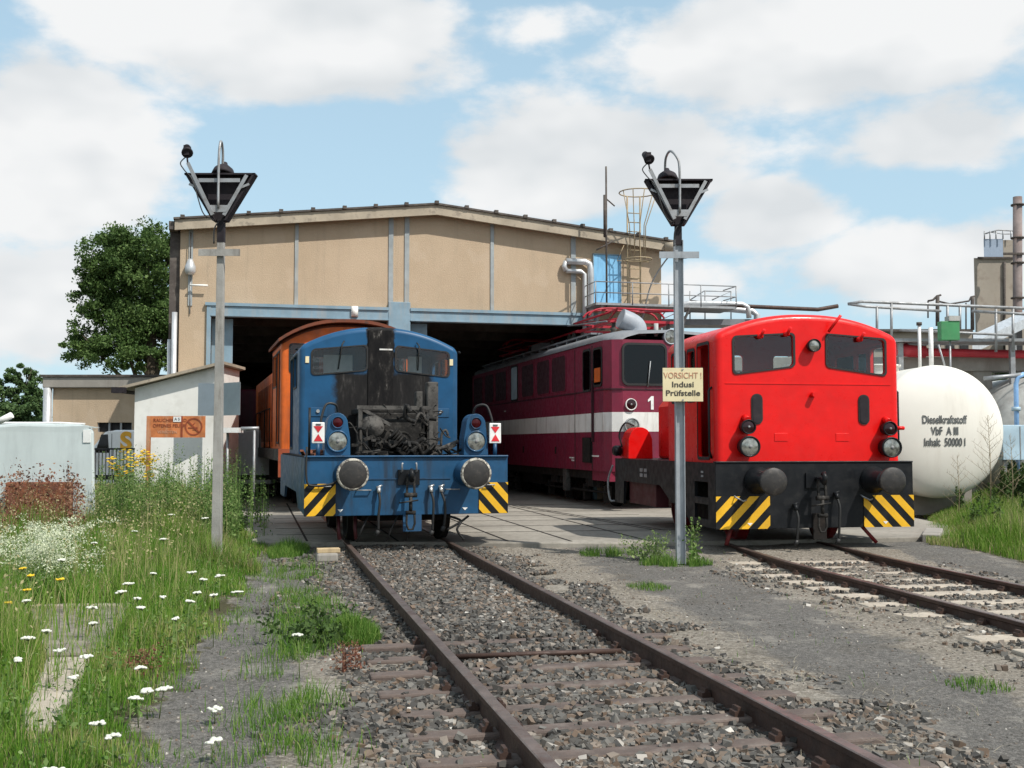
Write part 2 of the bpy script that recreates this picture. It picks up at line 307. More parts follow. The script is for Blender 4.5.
# ---------------------------------------------------------------- mesh helpers
class MB:
    def __init__(s): s.v = []; s.f = []; s.mi = []; s.sm = []; s.m = 0; s.cur = False
    def add(s, vs, fs, smooth=False):
        o = len(s.v); s.v += [tuple(p) for p in vs]
        for f in fs: s.f.append([o + i for i in f]); s.mi.append(s.m); s.sm.append(smooth)
    def bx(s, x0, x1, y0, y1, z0, z1):
        v = [(x, y, z) for x in (x0, x1) for y in (y0, y1) for z in (z0, z1)]
        s.add(v, [(0, 1, 3, 2), (4, 6, 7, 5), (0, 4, 5, 1), (2, 3, 7, 6), (0, 2, 6, 4), (1, 5, 7, 3)]); return s
    def bar(s, p0, p1, w, h, up=(0, 0, 1)):
        p0, p1 = Vector(p0), Vector(p1); d = (p1 - p0).normalized(); u = Vector(up)
        if abs(d.dot(u)) > .95: u = Vector((0, 1, 0))
        r = d.cross(u).normalized(); u = r.cross(d)
        v = [p + r * (a_ * w / 2) + u * (b_ * h / 2) for p in (p0, p1) for a_, b_ in ((-1, -1), (1, -1), (1, 1), (-1, 1))]
        s.add(v, [(0, 1, 2, 3), (7, 6, 5, 4), (0, 4, 5, 1), (1, 5, 6, 2), (2, 6, 7, 3), (3, 7, 4, 0)]); return s
    def cyl(s, p0, p1, r0, r1=None, n=14, caps=True):
        return s.tube([p0, p1], [r0, r0 if r1 is None else r1], n, caps)
    def tube(s, pts, r, n=8, caps=True):
        pts = [Vector(p) for p in pts]; rs = r if isinstance(r, (list, tuple)) else [r] * len(pts)
        d0 = (pts[1] - pts[0]).normalized(); u = Vector((0, 0, 1)) if abs(d0.z) < .9 else Vector((1, 0, 0))
        vs = []; x = None
        for i, p in enumerate(pts):
            d = (pts[min(i + 1, len(pts) - 1)] - pts[max(i - 1, 0)]).normalized()
            x = (d.cross(u) if x is None else (x - d * x.dot(d))).normalized(); y = d.cross(x)
            for j in range(n):
                t_ = 2 * math.pi * j / n; vs.append(p + (x * math.cos(t_) + y * math.sin(t_)) * rs[i])
        fs = [(i * n + j, i * n + (j + 1) % n, (i + 1) * n + (j + 1) % n, (i + 1) * n + j) for i in range(len(pts) - 1) for j in range(n)]
        s.add(vs, fs, True)
        if caps: s.add(vs[:n], [tuple(range(n))[::-1]]); s.add(vs[-n:], [tuple(range(n))])
        return s
    def lathe(s, o, ax, prof, n=24, smooth=True):
        o = Vector(o); d = Vector(ax).normalized(); u = Vector((0, 0, 1)) if abs(d.z) < .9 else Vector((1, 0, 0))
        x = d.cross(u).normalized(); y = d.cross(x); vs = []
        for r, h in prof:
            for j in range(n):
                t_ = 2 * math.pi * j / n; vs.append(o + d * h + (x * math.cos(t_) + y * math.sin(t_)) * max(r, 1e-4))
        fs = [(i * n + j, i * n + (j + 1) % n, (i + 1) * n + (j + 1) % n, (i + 1) * n + j) for i in range(len(prof) - 1) for j in range(n)]
        s.add(vs, fs, smooth)
        return s
    def prism(s, poly, f0, f1, holes=()):
        # poly: 2-D loops; f0/f1 map (a, b) to the two faces
        loops = [list(poly)] + [list(h) for h in holes]; flat = [p for l in loops for p in l]
        tri = tessellate_polygon([[Vector((p[0], p[1], 0)) for p in l] for l in loops])
        A = [f0(*p) for p in flat]; B = [f1(*p) for p in flat]
        s.add(A, [tuple(t_) for t_ in tri]); s.add(B, [tuple(t_)[::-1] for t_ in tri])
        o = 0
        for l in loops:
            n = len(l); s.add(A[o:o + n] + B[o:o + n], [(i, (i + 1) % n, n + (i + 1) % n, n + i) for i in range(n)]); o += n
        return s
    def xz(s, poly, y0, y1, holes=()): return s.prism(poly, lambda a_, b_: (a_, y0, b_), lambda a_, b_: (a_, y1, b_), holes)
    def yz(s, poly, x0, x1, holes=()): return s.prism(poly, lambda a_, b_: (x0, a_, b_), lambda a_, b_: (x1, a_, b_), holes)
    def xy(s, poly, z0, z1, holes=()): return s.prism(poly, lambda a_, b_: (a_, b_, z0), lambda a_, b_: (a_, b_, z1), holes)
    def build(s, name, mats, parent=None, bevel=0, weld=True, loc=(0, 0, 0), rot=(0, 0, 0)):
        me = bpy.data.meshes.new(name); bm = bmesh.new()
        vv = [bm.verts.new(p) for p in s.v]
        for f, mi, sm in zip(s.f, s.mi, s.sm):
            try: fc = bm.faces.new([vv[i] for i in f])
            except ValueError: continue
            fc.material_index = mi; fc.smooth = sm
        if weld: bmesh.ops.remove_doubles(bm, verts=bm.verts, dist=1e-5)
        bmesh.ops.recalc_face_normals(bm, faces=bm.faces); bm.to_mesh(me); bm.free()
        if not isinstance(mats, (list, tuple)): mats = [mats]
        for m in mats: me.materials.append(M[m] if isinstance(m, str) else m)
        o = bpy.data.objects.new(name, me); COL.objects.link(o); o.location = loc; o.rotation_euler = rot
        if parent: o.parent = parent
        if bevel:
            md = o.modifiers.new('bevel', 'BEVEL'); md.width = bevel; md.segments = 2; md.limit_method = 'ANGLE'; md.angle_limit = R(40)
        return o
def _each(s, name, mats, parent=None, bevel=0):
    par = list(range(len(s.v)))
    def fd(i):
        while par[i] != i: par[i] = par[par[i]]; i = par[i]
        return i
    key = {}
    for i, p in enumerate(s.v):
        q = (round(p[0], 4), round(p[1], 4), round(p[2], 4))
        if q in key: par[fd(i)] = fd(key[q])
        else: key[q] = i
    for f in s.f:
        for j in f[1:]: par[fd(j)] = fd(f[0])
    gr = {}
    for k_, f in enumerate(s.f): gr.setdefault(fd(f[0]), []).append(k_)
    out = []
    for ks in gr.values():
        n = MB(); mp = {}
        for k_ in ks:
            for i in s.f[k_]:
                if i not in mp: mp[i] = len(n.v); n.v.append(s.v[i])
            n.f.append([mp[i] for i in s.f[k_]]); n.mi.append(s.mi[k_]); n.sm.append(s.sm[k_])
        out.append(n.build(name, mats, parent, bevel))
    return out
MB.each = _each
def tag(o, label=None, cat=None, group=None, kind=None):
    for k_, v in (('label', label), ('category', cat), ('group', group), ('kind', kind)):
        if v: o[k_] = v
    return o
def thing(name, loc, rz, label, cat, group=None):
    o = bpy.data.objects.new(name, None); COL.objects.link(o); o.location = loc; o.rotation_euler = (0, 0, rz); o.empty_display_size = .2
    return tag(o, label, cat, group)
def fast(name, V, F, mat_, tint=None, kind=None, parent=None, smooth=False):
    V = np.asarray(V, np.float32); F = np.asarray(F, np.int32); me = bpy.data.meshes.new(name); k_ = F.shape[1]
    me.vertices.add(len(V)); me.vertices.foreach_set('co', V.ravel())
    me.loops.add(F.size); me.loops.foreach_set('vertex_index', F.ravel())
    me.polygons.add(len(F)); me.polygons.foreach_set('loop_start', np.arange(0, F.size, k_, dtype=np.int32))
    me.update(calc_edges=True)
    if tint is not None:
        a_ = me.attributes.new('tint', 'FLOAT', 'FACE'); a_.data.foreach_set('value', np.asarray(tint, np.float32))
    me.polygons.foreach_set('use_smooth', np.full(len(F), smooth))
    me.materials.append(M[mat_]); o = bpy.data.objects.new(name, me); COL.objects.link(o)
    if parent: o.parent = parent
    if kind: o['kind'] = kind
    return o
def text(name, body, size, mat_, parent, loc, rot=(math.pi / 2, 0, 0), ax='CENTER', ext=.002, sx=1, bold=0, sp=1.0):
    c = bpy.data.curves.new(name, 'FONT'); c.body = body; c.size = size; c.align_x = ax; c.align_y = 'CENTER'; c.extrude = ext; c.offset = bold; c.space_line = sp
    o = bpy.data.objects.new('tmp', c); COL.objects.link(o); bpy.context.view_layer.update()
    me = bpy.data.meshes.new_from_object(o.evaluated_get(bpy.context.evaluated_depsgraph_get())); COL.objects.unlink(o); bpy.data.objects.remove(o)
    me.materials.clear(); me.materials.append(M[mat_]); r = bpy.data.objects.new(name, me); COL.objects.link(r); r.parent = parent
    r.location = loc; r.rotation_euler = rot; r.scale = (sx, 1, 1); return r
def copy_tree(o, parent=None):
    c = o.copy(); COL.objects.link(c); c.parent = parent
    for ch in list(o.children): copy_tree(ch, c)
    return c
def rrect(x0, x1, z0, z1, r, n=4, sh=0):
    # rounded rectangle; sh lifts the x1 side (slanted windows)
    pts = []
    for cx, cz, a0 in ((x1 - r, z1 - r, 0), (x0 + r, z1 - r, 90), (x0 + r, z0 + r, 180), (x1 - r, z0 + r, 270)):
        for i in range(n + 1):
            t_ = R(a0 + 90 * i / n); X = cx + r * math.cos(t_); pts.append((X, cz + r * math.sin(t_) + sh * (X - x0) / (x1 - x0)))
    return pts
def ring(mb, loop, grow, y0, y1, axis='y'):
    cx = sum(p[0] for p in loop) / len(loop); cz = sum(p[1] for p in loop) / len(loop); out = []
    for i, p in enumerate(loop):
        q = Vector((p[0] - cx, p[1] - cz)); L_ = q.length; out.append((p[0] + grow * q.x / L_ * 1.25, p[1] + grow * q.y / L_ * 1.6))
    if axis == 'y': mb.xz(out, y0, y1, [loop])
    else: mb.yz(out, y0, y1, [loop])
def arch(w, ze, za, p=2.0): return lambda x: ze + (za - ze) * (1 - (abs(x) / (w / 2)) ** p)
def roof_grid(mb, cx, w, y0, y1, r, fn, rf=True, rb=False, nx=28):
    hw = w / 2; xs = sorted(set([round(x, 4) for x in np.linspace(-hw, hw, nx + 1)] + [sg * (hw - r * (1 - math.cos(a_))) for sg in (-1, 1) for a_ in np.linspace(0, math.pi / 2, 6)]))
    ys = []
    ys += [y0 + r * (1 - math.cos(a_)) for a_ in np.linspace(0, math.pi / 2, 6)] if rf else [y0]
    ys += [y0 + (y1 - y0) * .5]
    ys += [y1 - r * (1 - math.cos(a_)) for a_ in np.linspace(math.pi / 2, 0, 6)] if rb else [y1]
    vs = []
    for y in ys:
        for x in xs:
            dx = max(0, abs(x) - (hw - r)); dy = max(0, r - (y - y0)) if rf else 0
            if rb: dy = max(dy, r - (y1 - y))
            dy = max(dy, 0); d = math.hypot(dx, dy); mm = max(dx, dy); X, Y = x, y
            if d > 1e-6:
                k_ = mm / d; X = math.copysign(abs(x) - dx + dx * k_, x) if dx else x
                if dy: Y = (y + dy - dy * k_) if (rf and y < (y0 + y1) / 2) else (y - dy + dy * k_)
            drop = r - math.sqrt(max(0, r * r - mm * mm)); vs.append((cx + X, Y, fn(X) - drop))
    n = len(xs); mb.add(vs, [(i * n + j, i * n + j + 1, (i + 1) * n + j + 1, (i + 1) * n + j) for i in range(len(ys) - 1) for j in range(n - 1)], True)
def clip(poly, x0, x1, z0, z1):
    def cl(ps, ins, cut):
        out = []
        for i, p in enumerate(ps):
            q = ps[i - 1]
            if ins(p):
                if not ins(q): out.append(cut(q, p))
                out.append(p)
            elif ins(q): out.append(cut(q, p))
        return out
    def cx(v): return lambda a_, b_: (v, a_[1] + (b_[1] - a_[1]) * (v - a_[0]) / (b_[0] - a_[0]))
    def cz(v): return lambda a_, b_: (a_[0] + (b_[0] - a_[0]) * (v - a_[1]) / (b_[1] - a_[1]), v)
    for ins, c in ((lambda p: p[0] >= x0, cx(x0)), (lambda p: p[0] <= x1, cx(x1)), (lambda p: p[1] >= z0, cz(z0)), (lambda p: p[1] <= z1, cz(z1))):
        poly = cl(poly, ins, c)
        if len(poly) < 3: return []
    return poly
def hazard(parent, x0, x1, z0, z1, y, slope, wid=.105, off=0):
    b = MB().bx(x0, x1, y - .012, y + .001, z0, z1).build('hazard_panel', 'black', parent)
    m = MB(); d = wid * 2
    for i in range(-8, 16):
        s0 = (x0 if slope > 0 else x0) + i * d + off
        h = z1 - z0; q = [(s0, z0), (s0 + wid, z0), (s0 + wid + slope * h, z1), (s0 + slope * h, z1)]
        q = clip(q, x0, x1, z0, z1)
        if q: m.xz(q, y - .016, y - .0125)
    s_ = m.build('hazard_stripes', 'yellow', parent); return b
def buffer_(parent, x, z, rad, rim, y1=.6):
    m = MB(); m.lathe((x, 0, z), (0, 1, 0), [(0, .0), (rad * .5, .004), (rad * .93, .02), (rad, .03), (rad, .055), (rad * .9, .065), (.09, .10), (.09, .3), (0, .3)], 32)
    h = m.build('buffer', 'buffer', parent)
    m = MB(); m.lathe((x, 0, z), (0, 1, 0), [(.02, .24), (.125, .24), (.135, .26), (.14, y1 - .09), (.2, y1 - .03), (.2, y1 + .002), (0, y1 + .002)], 20); m.build('buffer_housing', 'black' if not rim else 'blue_dull', h)
    if rim:
        m = MB(); m.lathe((x, 0, z), (0, 1, 0), [(rad * .87, .012), (rad * .95, .014), (rad * 1.005, .026), (rad * 1.008, .058), (rad * .97, .058)], 36); m.build('painted_rim', 'rim', h)
    return h
def lamp(parent, x, z, r, y, depth, body, lens, rim='black', name='headlight'):
    m = MB(); m.lathe((x, y, z), (0, 1, 0), [(r * .86, .015), (r * .86, -.0), (r * 1.0, -.012), (r * 1.04, .02), (r * .98, .06), (r * .8, depth), (0, depth)], 28)
    h = m.build(name, rim, parent)
    m = MB(); m.lathe((x, y, z), (0, 1, 0), [(0, -.01), (r * .4, -.006), (r * .87, .012)], 28); m.build('lens', lens, h)
    if r > .1:
        m = MB(); m.lathe((x, y, z), (0, 1, 0), [(0, -.018), (r * .16, -.016), (r * .18, -.008)], 14); m.build('bulb_cap', 'hose', h)
    return h
def coupling(parent, x, y, z, mt='black'):
    m = MB(); m.xz([(x - .16, z - .11), (x + .16, z - .11), (x + .16, z + .11), (x - .16, z + .11)], y - .03, y)
    m.tube([(x, y, z + .02), (x, y - .16, z + .02), (x, y - .27, z - .03), (x, y - .3, z + .05), (x, y - .26, z + .11), (x, y - .2, z + .09)], [.035, .035, .04, .04, .03, .02], 8)
    h = m.build('draw_hook', mt, parent)
    m = MB()
    for s_ in (-1, 1):
        m.bar((x + s_ * .05, y - .18, z + .02), (x + s_ * .055, y - .2, z - .25), .03, .03)
    m.cyl((x - .09, y - .2, z - .25), (x + .09, y - .2, z - .25), .035); m.cyl((x, y - .2, z - .25), (x, y - .2, z - .52), .026)
    m.cyl((x - .17, y - .22, z - .36), (x + .1, y - .26, z - .32), .012, n=6); m.cyl((x - .07, y - .2, z - .50), (x + .07, y - .2, z - .50), .03)
    m.tube([(x - .055, y - .2, z - .5), (x - .06, y - .2, z - .66), (x - .03, y - .2, z - .74), (x + .03, y - .2, z - .74), (x + .06, y - .2, z - .66), (x + .055, y - .2, z - .5)], .017, 7)
    m.build('screw_coupling', 'engine', parent)
def hose(parent, x, y, z, drop, side=0, head='chrome'):
    m = MB(); m.cyl((x, y + .02, z), (x, y - .06, z), .025, n=10); m.cyl((x - .035, y - .05, z + .01), (x + .05, y - .05, z + .035), .014, n=6); m.cyl((x, y - .06, z + .01), (x, y - .09, z - .07), .03, n=10)
    h = m.build('brake_cock', head, parent)
    pts = [(x, y - .09, z - .07), (x + .015 + side * .1, y - .12, z - .2), (x + side * .2, y - .12, z - .2 - drop * .5), (x + side * .15, y - .1, z - .2 - drop)]
    m = MB(); m.tube(bez(pts), .019, 8); m.cyl(pts[-1], Vector(pts[-1]) + Vector((-.03, 0, -.07)), .032, n=8); m.build('brake_hose', 'rubber', h)
def bez(p, n=5):
    p = [Vector(q) for q in p]; out = []
    for i in range(len(p) - 1):
        a_, b_, c_, d_ = p[max(i - 1, 0)], p[i], p[i + 1], p[min(i + 2, len(p) - 1)]
        for j in range(n):
            t_ = j / n; out.append(.5 * ((2 * b_) + (c_ - a_) * t_ + (2 * a_ - 5 * b_ + 4 * c_ - d_) * t_ * t_ + (3 * b_ - a_ - 3 * c_ + d_) * t_ ** 3))
    out.append(p[-1]); return out
def wheelset(parent, y, r, mt='red2', g=.72):
    for s_ in (-1, 1):
        m = MB(); m.lathe((s_ * g, y, r), (s_, 0, 0), [(0, .03), (.09, .05), (.1, .02), (r * .6, .0), (r * .84, .01), (r * .86, .06), (r, .055), (r, -.04), (r + .028, -.05), (r + .028, -.075), (r * .8, -.08), (0, -.07)], 28)
        m.build('wheel', mt, parent)
    MB().cyl((-g, y, r), (g, y, r), .08, n=10).build('axle', 'under', parent)

# ---------------------------------------------------------------- ground
def seg_d(px, py, a_, b_):
    ax, ay = a_; bx_, by = b_; dx, dy = bx_ - ax, by - ay; t_ = np.clip(((px - ax) * dx + (py - ay) * dy) / (dx * dx + dy * dy), 0, 1)
    return np.hypot(px - ax - t_ * dx, py - ay - t_ * dy)
def vnoise(x, y, s, seed=0):
    r_ = np.random.default_rng(seed).random((64, 64)); u = x / s; v = y / s; i = np.floor(u).astype(int); j = np.floor(v).astype(int)
    fu = u - i; fv = v - j; fu = fu * fu * (3 - 2 * fu); fv = fv * fv * (3 - 2 * fv); g = lambda a_, b_: r_[a_ % 64, b_ % 64]
    return (g(i, j) * (1 - fu) + g(i + 1, j) * fu) * (1 - fv) + (g(i, j + 1) * (1 - fu) + g(i + 1, j + 1) * fu) * fv
TA = lambda y: .951 - .2327 * (y - 5.15)                 # centre line of the near track
def TB(y):                                               # centre line of the far track
    return 4.15 - .170 * (np.asarray(y) - 15.2) + .20 * np.clip((np.asarray(y) - 14.5) / 3.0, 0, 1) ** 1
GE = lambda y: np.interp(y, [3, 5.6, 7, 9.2, 11.5, 14, 16.5, 17.6, 20, 26, 40], [-1.6, -1.92, -2.25, -2.55, -2.87, -3.3, -3.65, -3.95, -4.6, -6.5, -10])   # edge of the meadow
def gh(x, y):
    return -.165 + .035 * (vnoise(x, y, .9, 1) - .5) + .02 * (vnoise(x, y, .3, 2) - .5) + .05 * np.clip((GE(y) - x) / 1.0, 0, 1) * (x < 0) + .085 * np.clip((y - 15.0) / 1.5, 0, 1) * (y < 17.5)
xs = np.unique(np.concatenate([np.linspace(-900, -14, 14), np.arange(-14, 14, .11), np.linspace(14, 900, 14)]))
ys = np.unique(np.concatenate([np.linspace(-600, 1, 8), np.arange(1, 19, .11), np.arange(19, 34, .6), np.linspace(34, 1500, 14)]))
GX, GY = np.meshgrid(xs, ys); GZ = np.where((abs(GX) < 14.5) & (GY > .5) & (GY < 34), gh(GX, GY), -.165)
nx, ny = len(xs), len(ys); idx = np.arange(nx * ny).reshape(ny, nx)
F = np.stack([idx[:-1, :-1], idx[:-1, 1:], idx[1:, 1:], idx[1:, :-1]], -1).reshape(-1, 4)
g = fast('ground', np.stack([GX, GY, GZ], -1).reshape(-1, 3), F, 'ground', kind='structure', smooth=True)
RG = lambda y: np.interp(y, [8, 12, 15.4, 16.8, 20, 25, 40], [6.3, 6.6, 7.0, 6.5, 7.4, 9.5, 17])
x_, y_ = GX.ravel(), GY.ravel()
dA = abs(x_ - TA(y_)) / 1.027; dB = abs(x_ - TB(y_))
zoneR = np.zeros_like(x_)
right_a = np.clip(1 - abs(x_ - (np.interp(y_, [5.6, 7, 9, 12.5, 16], [2.95, 2.7, 2.55, 2.15, 1.8]))) / np.interp(y_, [5, 9, 14], [.62, .85, 1.15]), 0, 1)
left_a = np.clip(1 - abs(x_ - np.interp(y_, [4, 7, 9.2, 11.5, 16], [-1.45, -1.85, -2.2, -2.5, -3.2])) / .62, 0, 1)
zoneR = np.clip(np.maximum(right_a, left_a) * 1.8, 0, 1); zoneR[dB < 1.6] *= .5
far_r = (x_ > TB(y_) + 1.5) & (x_ < RG(y_)); zoneR[far_r] = .8
zoneG = np.clip((GE(y_) - x_) * 2 + .5, 0, 1) * (x_ < 2); zoneG = np.maximum(zoneG, np.clip((x_ - RG(y_)) * 2 + .5, 0, 1))
zoneG[(y_ > 34) | (y_ < 0)] = .7
ca = g.data.attributes.new('zone', 'FLOAT_COLOR', 'POINT'); ca.data.foreach_set('color', np.stack([zoneR, zoneG, zoneR * 0, zoneR * 0 + 1], -1).astype(np.float32).ravel())

# concrete apron in front of and inside the shed
m = MB(); ap = [(-3.9, 16.62), (-1.25, 16.66), (1.3, 16.5), (4.0, 17.0), (6.9, 17.6), (7.9, 19.5), (8.4, 29), (0, 60), (-14, 57), (-6.6, 26)]
m.xy(ap, -.30, -.012); apron = tag(m.build('concrete_apron', 'concrete', bevel=.02), kind='structure')
m = MB()
def groove(p, q, w=.035): m.bar((*p, -.0085), (*q, -.0085), w, .003)
th = R(13.1); ca_, sa_ = math.cos(th), math.sin(th)
for x0 in (-3.1, -1.72, -.05, .9, 2.1):
    groove((x0, 16.75), (x0 - .233 * 10.5, 27.2))
groove((.02, 26.2), (2.45, 18.9)); groove((.18, 26.2), (2.60, 18.9))
for yy in (17.9, 19.2, 20.5, 21.8, 23.1, 24.4, 25.7):
    groove((-3.6 - .23 * (yy - 17), yy), (3.6 - .2 * (yy - 17), yy + 1.2), .018)
tag(m.build('apron_joints', 'under', weld=False), kind='structure')
# kerb block at the right end of the apron
m = MB().bar((6.55, 17.3, -.05), (7.1, 18.6, -.05), .28, .2); tag(m.build('kerb', 'cement', bevel=.02), kind='structure')

# ---------------------------------------------------------------- railway tracks
def rail_profile():
    return [(-.0675, -.172), (.0675, -.172), (.0675, -.160), (.012, -.145), (.009, -.05), (.034, -.036), (.036, -.006), (.03, 0), (-.03, 0), (-.036, -.006), (-.034, -.036), (-.009, -.05), (-.012, -.145), (-.0675, -.160)]
def make_rail(parent, pts, z):
    pr = rail_profile(); n = len(pr); vs = []; m = MB()
    for i, p in enumerate(pts):
        d = (pts[min(i + 1, len(pts) - 1)] - pts[max(i - 1, 0)]).normalized(); nrm = Vector((d.y, -d.x, 0))
        vs += [p + nrm * a_ + Vector((0, 0, z + b_)) for a_, b_ in pr]
    for i in range(len(pts) - 1):
        for j in range(n):
            m.m = 1 if j in (6, 7, 8) else 0
            m.add([vs[i * n + j], vs[i * n + (j + 1) % n], vs[(i + 1) * n + (j + 1) % n], vs[(i + 1) * n + j]], [(0, 1, 2, 3)])
    return m.build('rail', ['rail', 'railtop'], parent)
def make_track(fn, y0, y1, z, label, sl_m, sp, mt, w, h, ly, ztop):
    t_ = thing('railway_track', (0, 0, 0), 0, label, 'railway track')
    ysr = np.linspace(y0, y1, 40); cen = [Vector((float(fn(y)), float(y), 0)) for y in ysr]
    for s_ in (-1, 1):
        pts = []
        for i, p in enumerate(cen):
            d = (cen[min(i + 1, 39)] - cen[max(i - 1, 0)]).normalized(); pts.append(p + Vector((d.y, -d.x, 0)) * .752 * s_)
        make_rail(t_, pts, z)
    y = ly[0]; base_m = None; k_ = 0
    while y < ly[1]:
        x = float(fn(y)); sl_ = (float(fn(y + .1)) - float(fn(y - .1))) / .2; ang = math.atan(-sl_)
        if base_m is None:
            m = MB(); m.xz([(-1.28, -.1), (1.28, -.1), (1.28, 0), (-1.28, 0)], -w / 2, w / 2); o = m.build('sleeper', mt, t_, bevel=.015); base_m = o
            cl_ = []
            for s_ in (-1, 1):
                for q in (-1, 1):
                    u_ = s_ * .752 + q * .085; cl_.append(MB().xz([(u_ - .03, 0), (u_ + .03, 0), (u_ + .03, .03), (u_ + .012, .034), (u_ + .01, .055), (u_ - .01, .055), (u_ - .012, .034), (u_ - .03, .03)], -.04, .04).build('rail_clip', 'rail', o))
        else: o = base_m.copy(); COL.objects.link(o); o.parent = t_
        if o is not base_m:
            for q_ in cl_: c2 = q_.copy(); COL.objects.link(c2); c2.parent = o
        o.location = (x + random.uniform(-.04, .04), y, ztop + random.uniform(-.008, .006)); o.rotation_euler = (0, 0, ang + random.uniform(-.012, .012))
        y += sp * random.uniform(.95, 1.05); k_ += 1
    return t_
make_track(TA, 2.2, 30, 0, 'near rusty railway track on steel sleepers in stone ballast leading to the blue locomotive', 0, .54, 'sleeper', .15, .1, (4.3, 9.2), -.126)
make_track(TB, 6.5, 26, -.045, 'right-hand railway track on pale concrete sleepers leading to the red locomotive', 0, .62, 'sleeper_c', .24, .1, (7.0, 16.2), -.150)
tb = MB().tube([(TA(8.35) - .62, 8.22, -.10), (TA(8.35) + .62, 8.44, -.10)], .02, 8).build('tie_rod', 'rail', bpy.data.objects['railway_track'])

# ---------------------------------------------------------------- ballast stones
def stones(name, X, Y, Z, size, kind='stuff', tintf=None):
    n = len(X); cube = np.array([(x, y, z) for x in (-1, 1) for y in (-1, 1) for z in (-1, 1)], np.float32)
    v = cube[None] * (1 + rng.uniform(-.45, .25, (n, 8, 3))); v *= (size[:, None] * rng.uniform(.55, 1.15, (n, 3)))[:, None, :] * .5
    a_ = rng.uniform(0, 6.28, (n, 3)); ca, sa = np.cos(a_), np.sin(a_)
    Rz = np.zeros((n, 3, 3)); Rz[:, 0, 0] = ca[:, 0]; Rz[:, 0, 1] = -sa[:, 0]; Rz[:, 1, 0] = sa[:, 0]; Rz[:, 1, 1] = ca[:, 0]; Rz[:, 2, 2] = 1
    Rx = np.zeros((n, 3, 3)); Rx[:, 1, 1] = ca[:, 1]; Rx[:, 1, 2] = -sa[:, 1]; Rx[:, 2, 1] = sa[:, 1]; Rx[:, 2, 2] = ca[:, 1]; Rx[:, 0, 0] = 1
    v = np.einsum('nij,nkj->nki', Rz @ Rx, v) + np.stack([X, Y, Z], -1)[:, None, :]
    f = np.array([(0, 1, 3, 2), (4, 6, 7, 5), (0, 4, 5, 1), (2, 3, 7, 6), (0, 2, 6, 4), (1, 5, 7, 3)])
    F_ = (f[None] + (np.arange(n) * 8)[:, None, None]).reshape(-1, 4); t_ = rng.random(n) if tintf is None else tintf
    return fast(name, v.reshape(-1, 3), F_, 'stone', np.repeat(t_, 6), kind)
n = 66000; Y = 4.2 + 12.4 * rng.random(n) ** 1.35; off = rng.uniform(-2.15, 1.95, n)
X = TA(Y) + off; edge = np.where(off > 0, off - np.interp(Y, [5, 8, 16], [1.75, 1.45, 1.25]), -off - np.interp(Y, [5, 8, 16], [1.55, 1.6, 1.5])) + 1.1 * (vnoise(X, Y, .45, 5) - .5)
keep = edge < rng.uniform(-.15, .22, n); fy = (Y - 4.3) / .54
X, Y, off = X[keep], Y[keep], off[keep]
sz = rng.uniform(.020, .058, len(X)); mid = abs(off) < .66
Z = np.where(mid, -.155 - .022 * rng.random(len(X)), -.16 - .02 * rng.random(len(X))) + .035 * (vnoise(X, Y, .5, 7) - .5)
Z += np.where((Y > 9.0), .022, 0) + .05 * np.clip((Y - 15.0) / 1.5, 0, 1); sl_y = np.array([o.location.y for o in bpy.data.objects['railway_track'].children if o.name.startswith('sleeper')])
sl_x = np.array([o.location.x for o in bpy.data.objects['railway_track'].children if o.name.startswith('sleeper')])
dd = np.abs((Y[:, None] - sl_y[None]) - .2327 * (X[:, None] - sl_x[None])).min(1)
on = (dd < .085) & (abs(off) < 1.3); kp = ~on | (rng.random(len(X)) < .04); Z[~on & mid] += .012
Z[on] += .035
tn = np.clip(rng.beta(2.0, 2.6, len(X)) + .25 * (vnoise(X, Y, .8, 9) - .5), 0, 1); tn = np.minimum(tn, .9); tn[rng.random(len(X)) < .003] = .97
tag(stones('ballast', X[kp], Y[kp], Z[kp], sz[kp], tintf=tn[kp]), 'grey crushed stone ballast around the near track', 'ballast')
# ballast of the far track and loose scatter
n = 14000; Y = 7 + 9.8 * rng.random(n) ** 1.1; off = rng.uniform(-1.9, 1.75, n); X = TB(Y) + off
kp = (abs(off) < 1.2 + 1.2 * (vnoise(X, Y, .4, 15))) ; kp &= ~((abs(off) > .8) & (rng.random(n) < .45))
tb_ = [o for o in bpy.data.objects['railway_track.001'].children if o.name.startswith('sleeper')]; by_ = np.array([o.location.y for o in tb_]); bx2 = np.array([o.location.x for o in tb_])
dd = np.abs((Y[:, None] - by_[None]) - .17 * (X[:, None] - bx2[None])).min(1); kp &= ~((dd < .11) & (rng.random(n) < .78))
tag(stones('ballast', X[kp], Y[kp], -.175 + .02 * rng.random(kp.sum()), rng.uniform(.02, .05, kp.sum()), tintf=np.clip(rng.beta(2, 2.6, kp.sum()) + .05, 0, 1)), 'loose grey ballast around the right-hand track', 'ballast')
n = 9000; Y = 4.5 + 12 * rng.random(n) ** 1.3; X = rng.uniform(-2.9, 4.6, n)
kp = (X > GE(Y)) & (vnoise(X, Y, .5, 21) > .4)
tag(stones('grit', X[kp], Y[kp], gh(X[kp], Y[kp]) + .001, rng.uniform(.006, .02, kp.sum()), tintf=rng.beta(2.5, 1.8, kp.sum())), 'fine grit and small stones strewn over the yard path', 'grit')

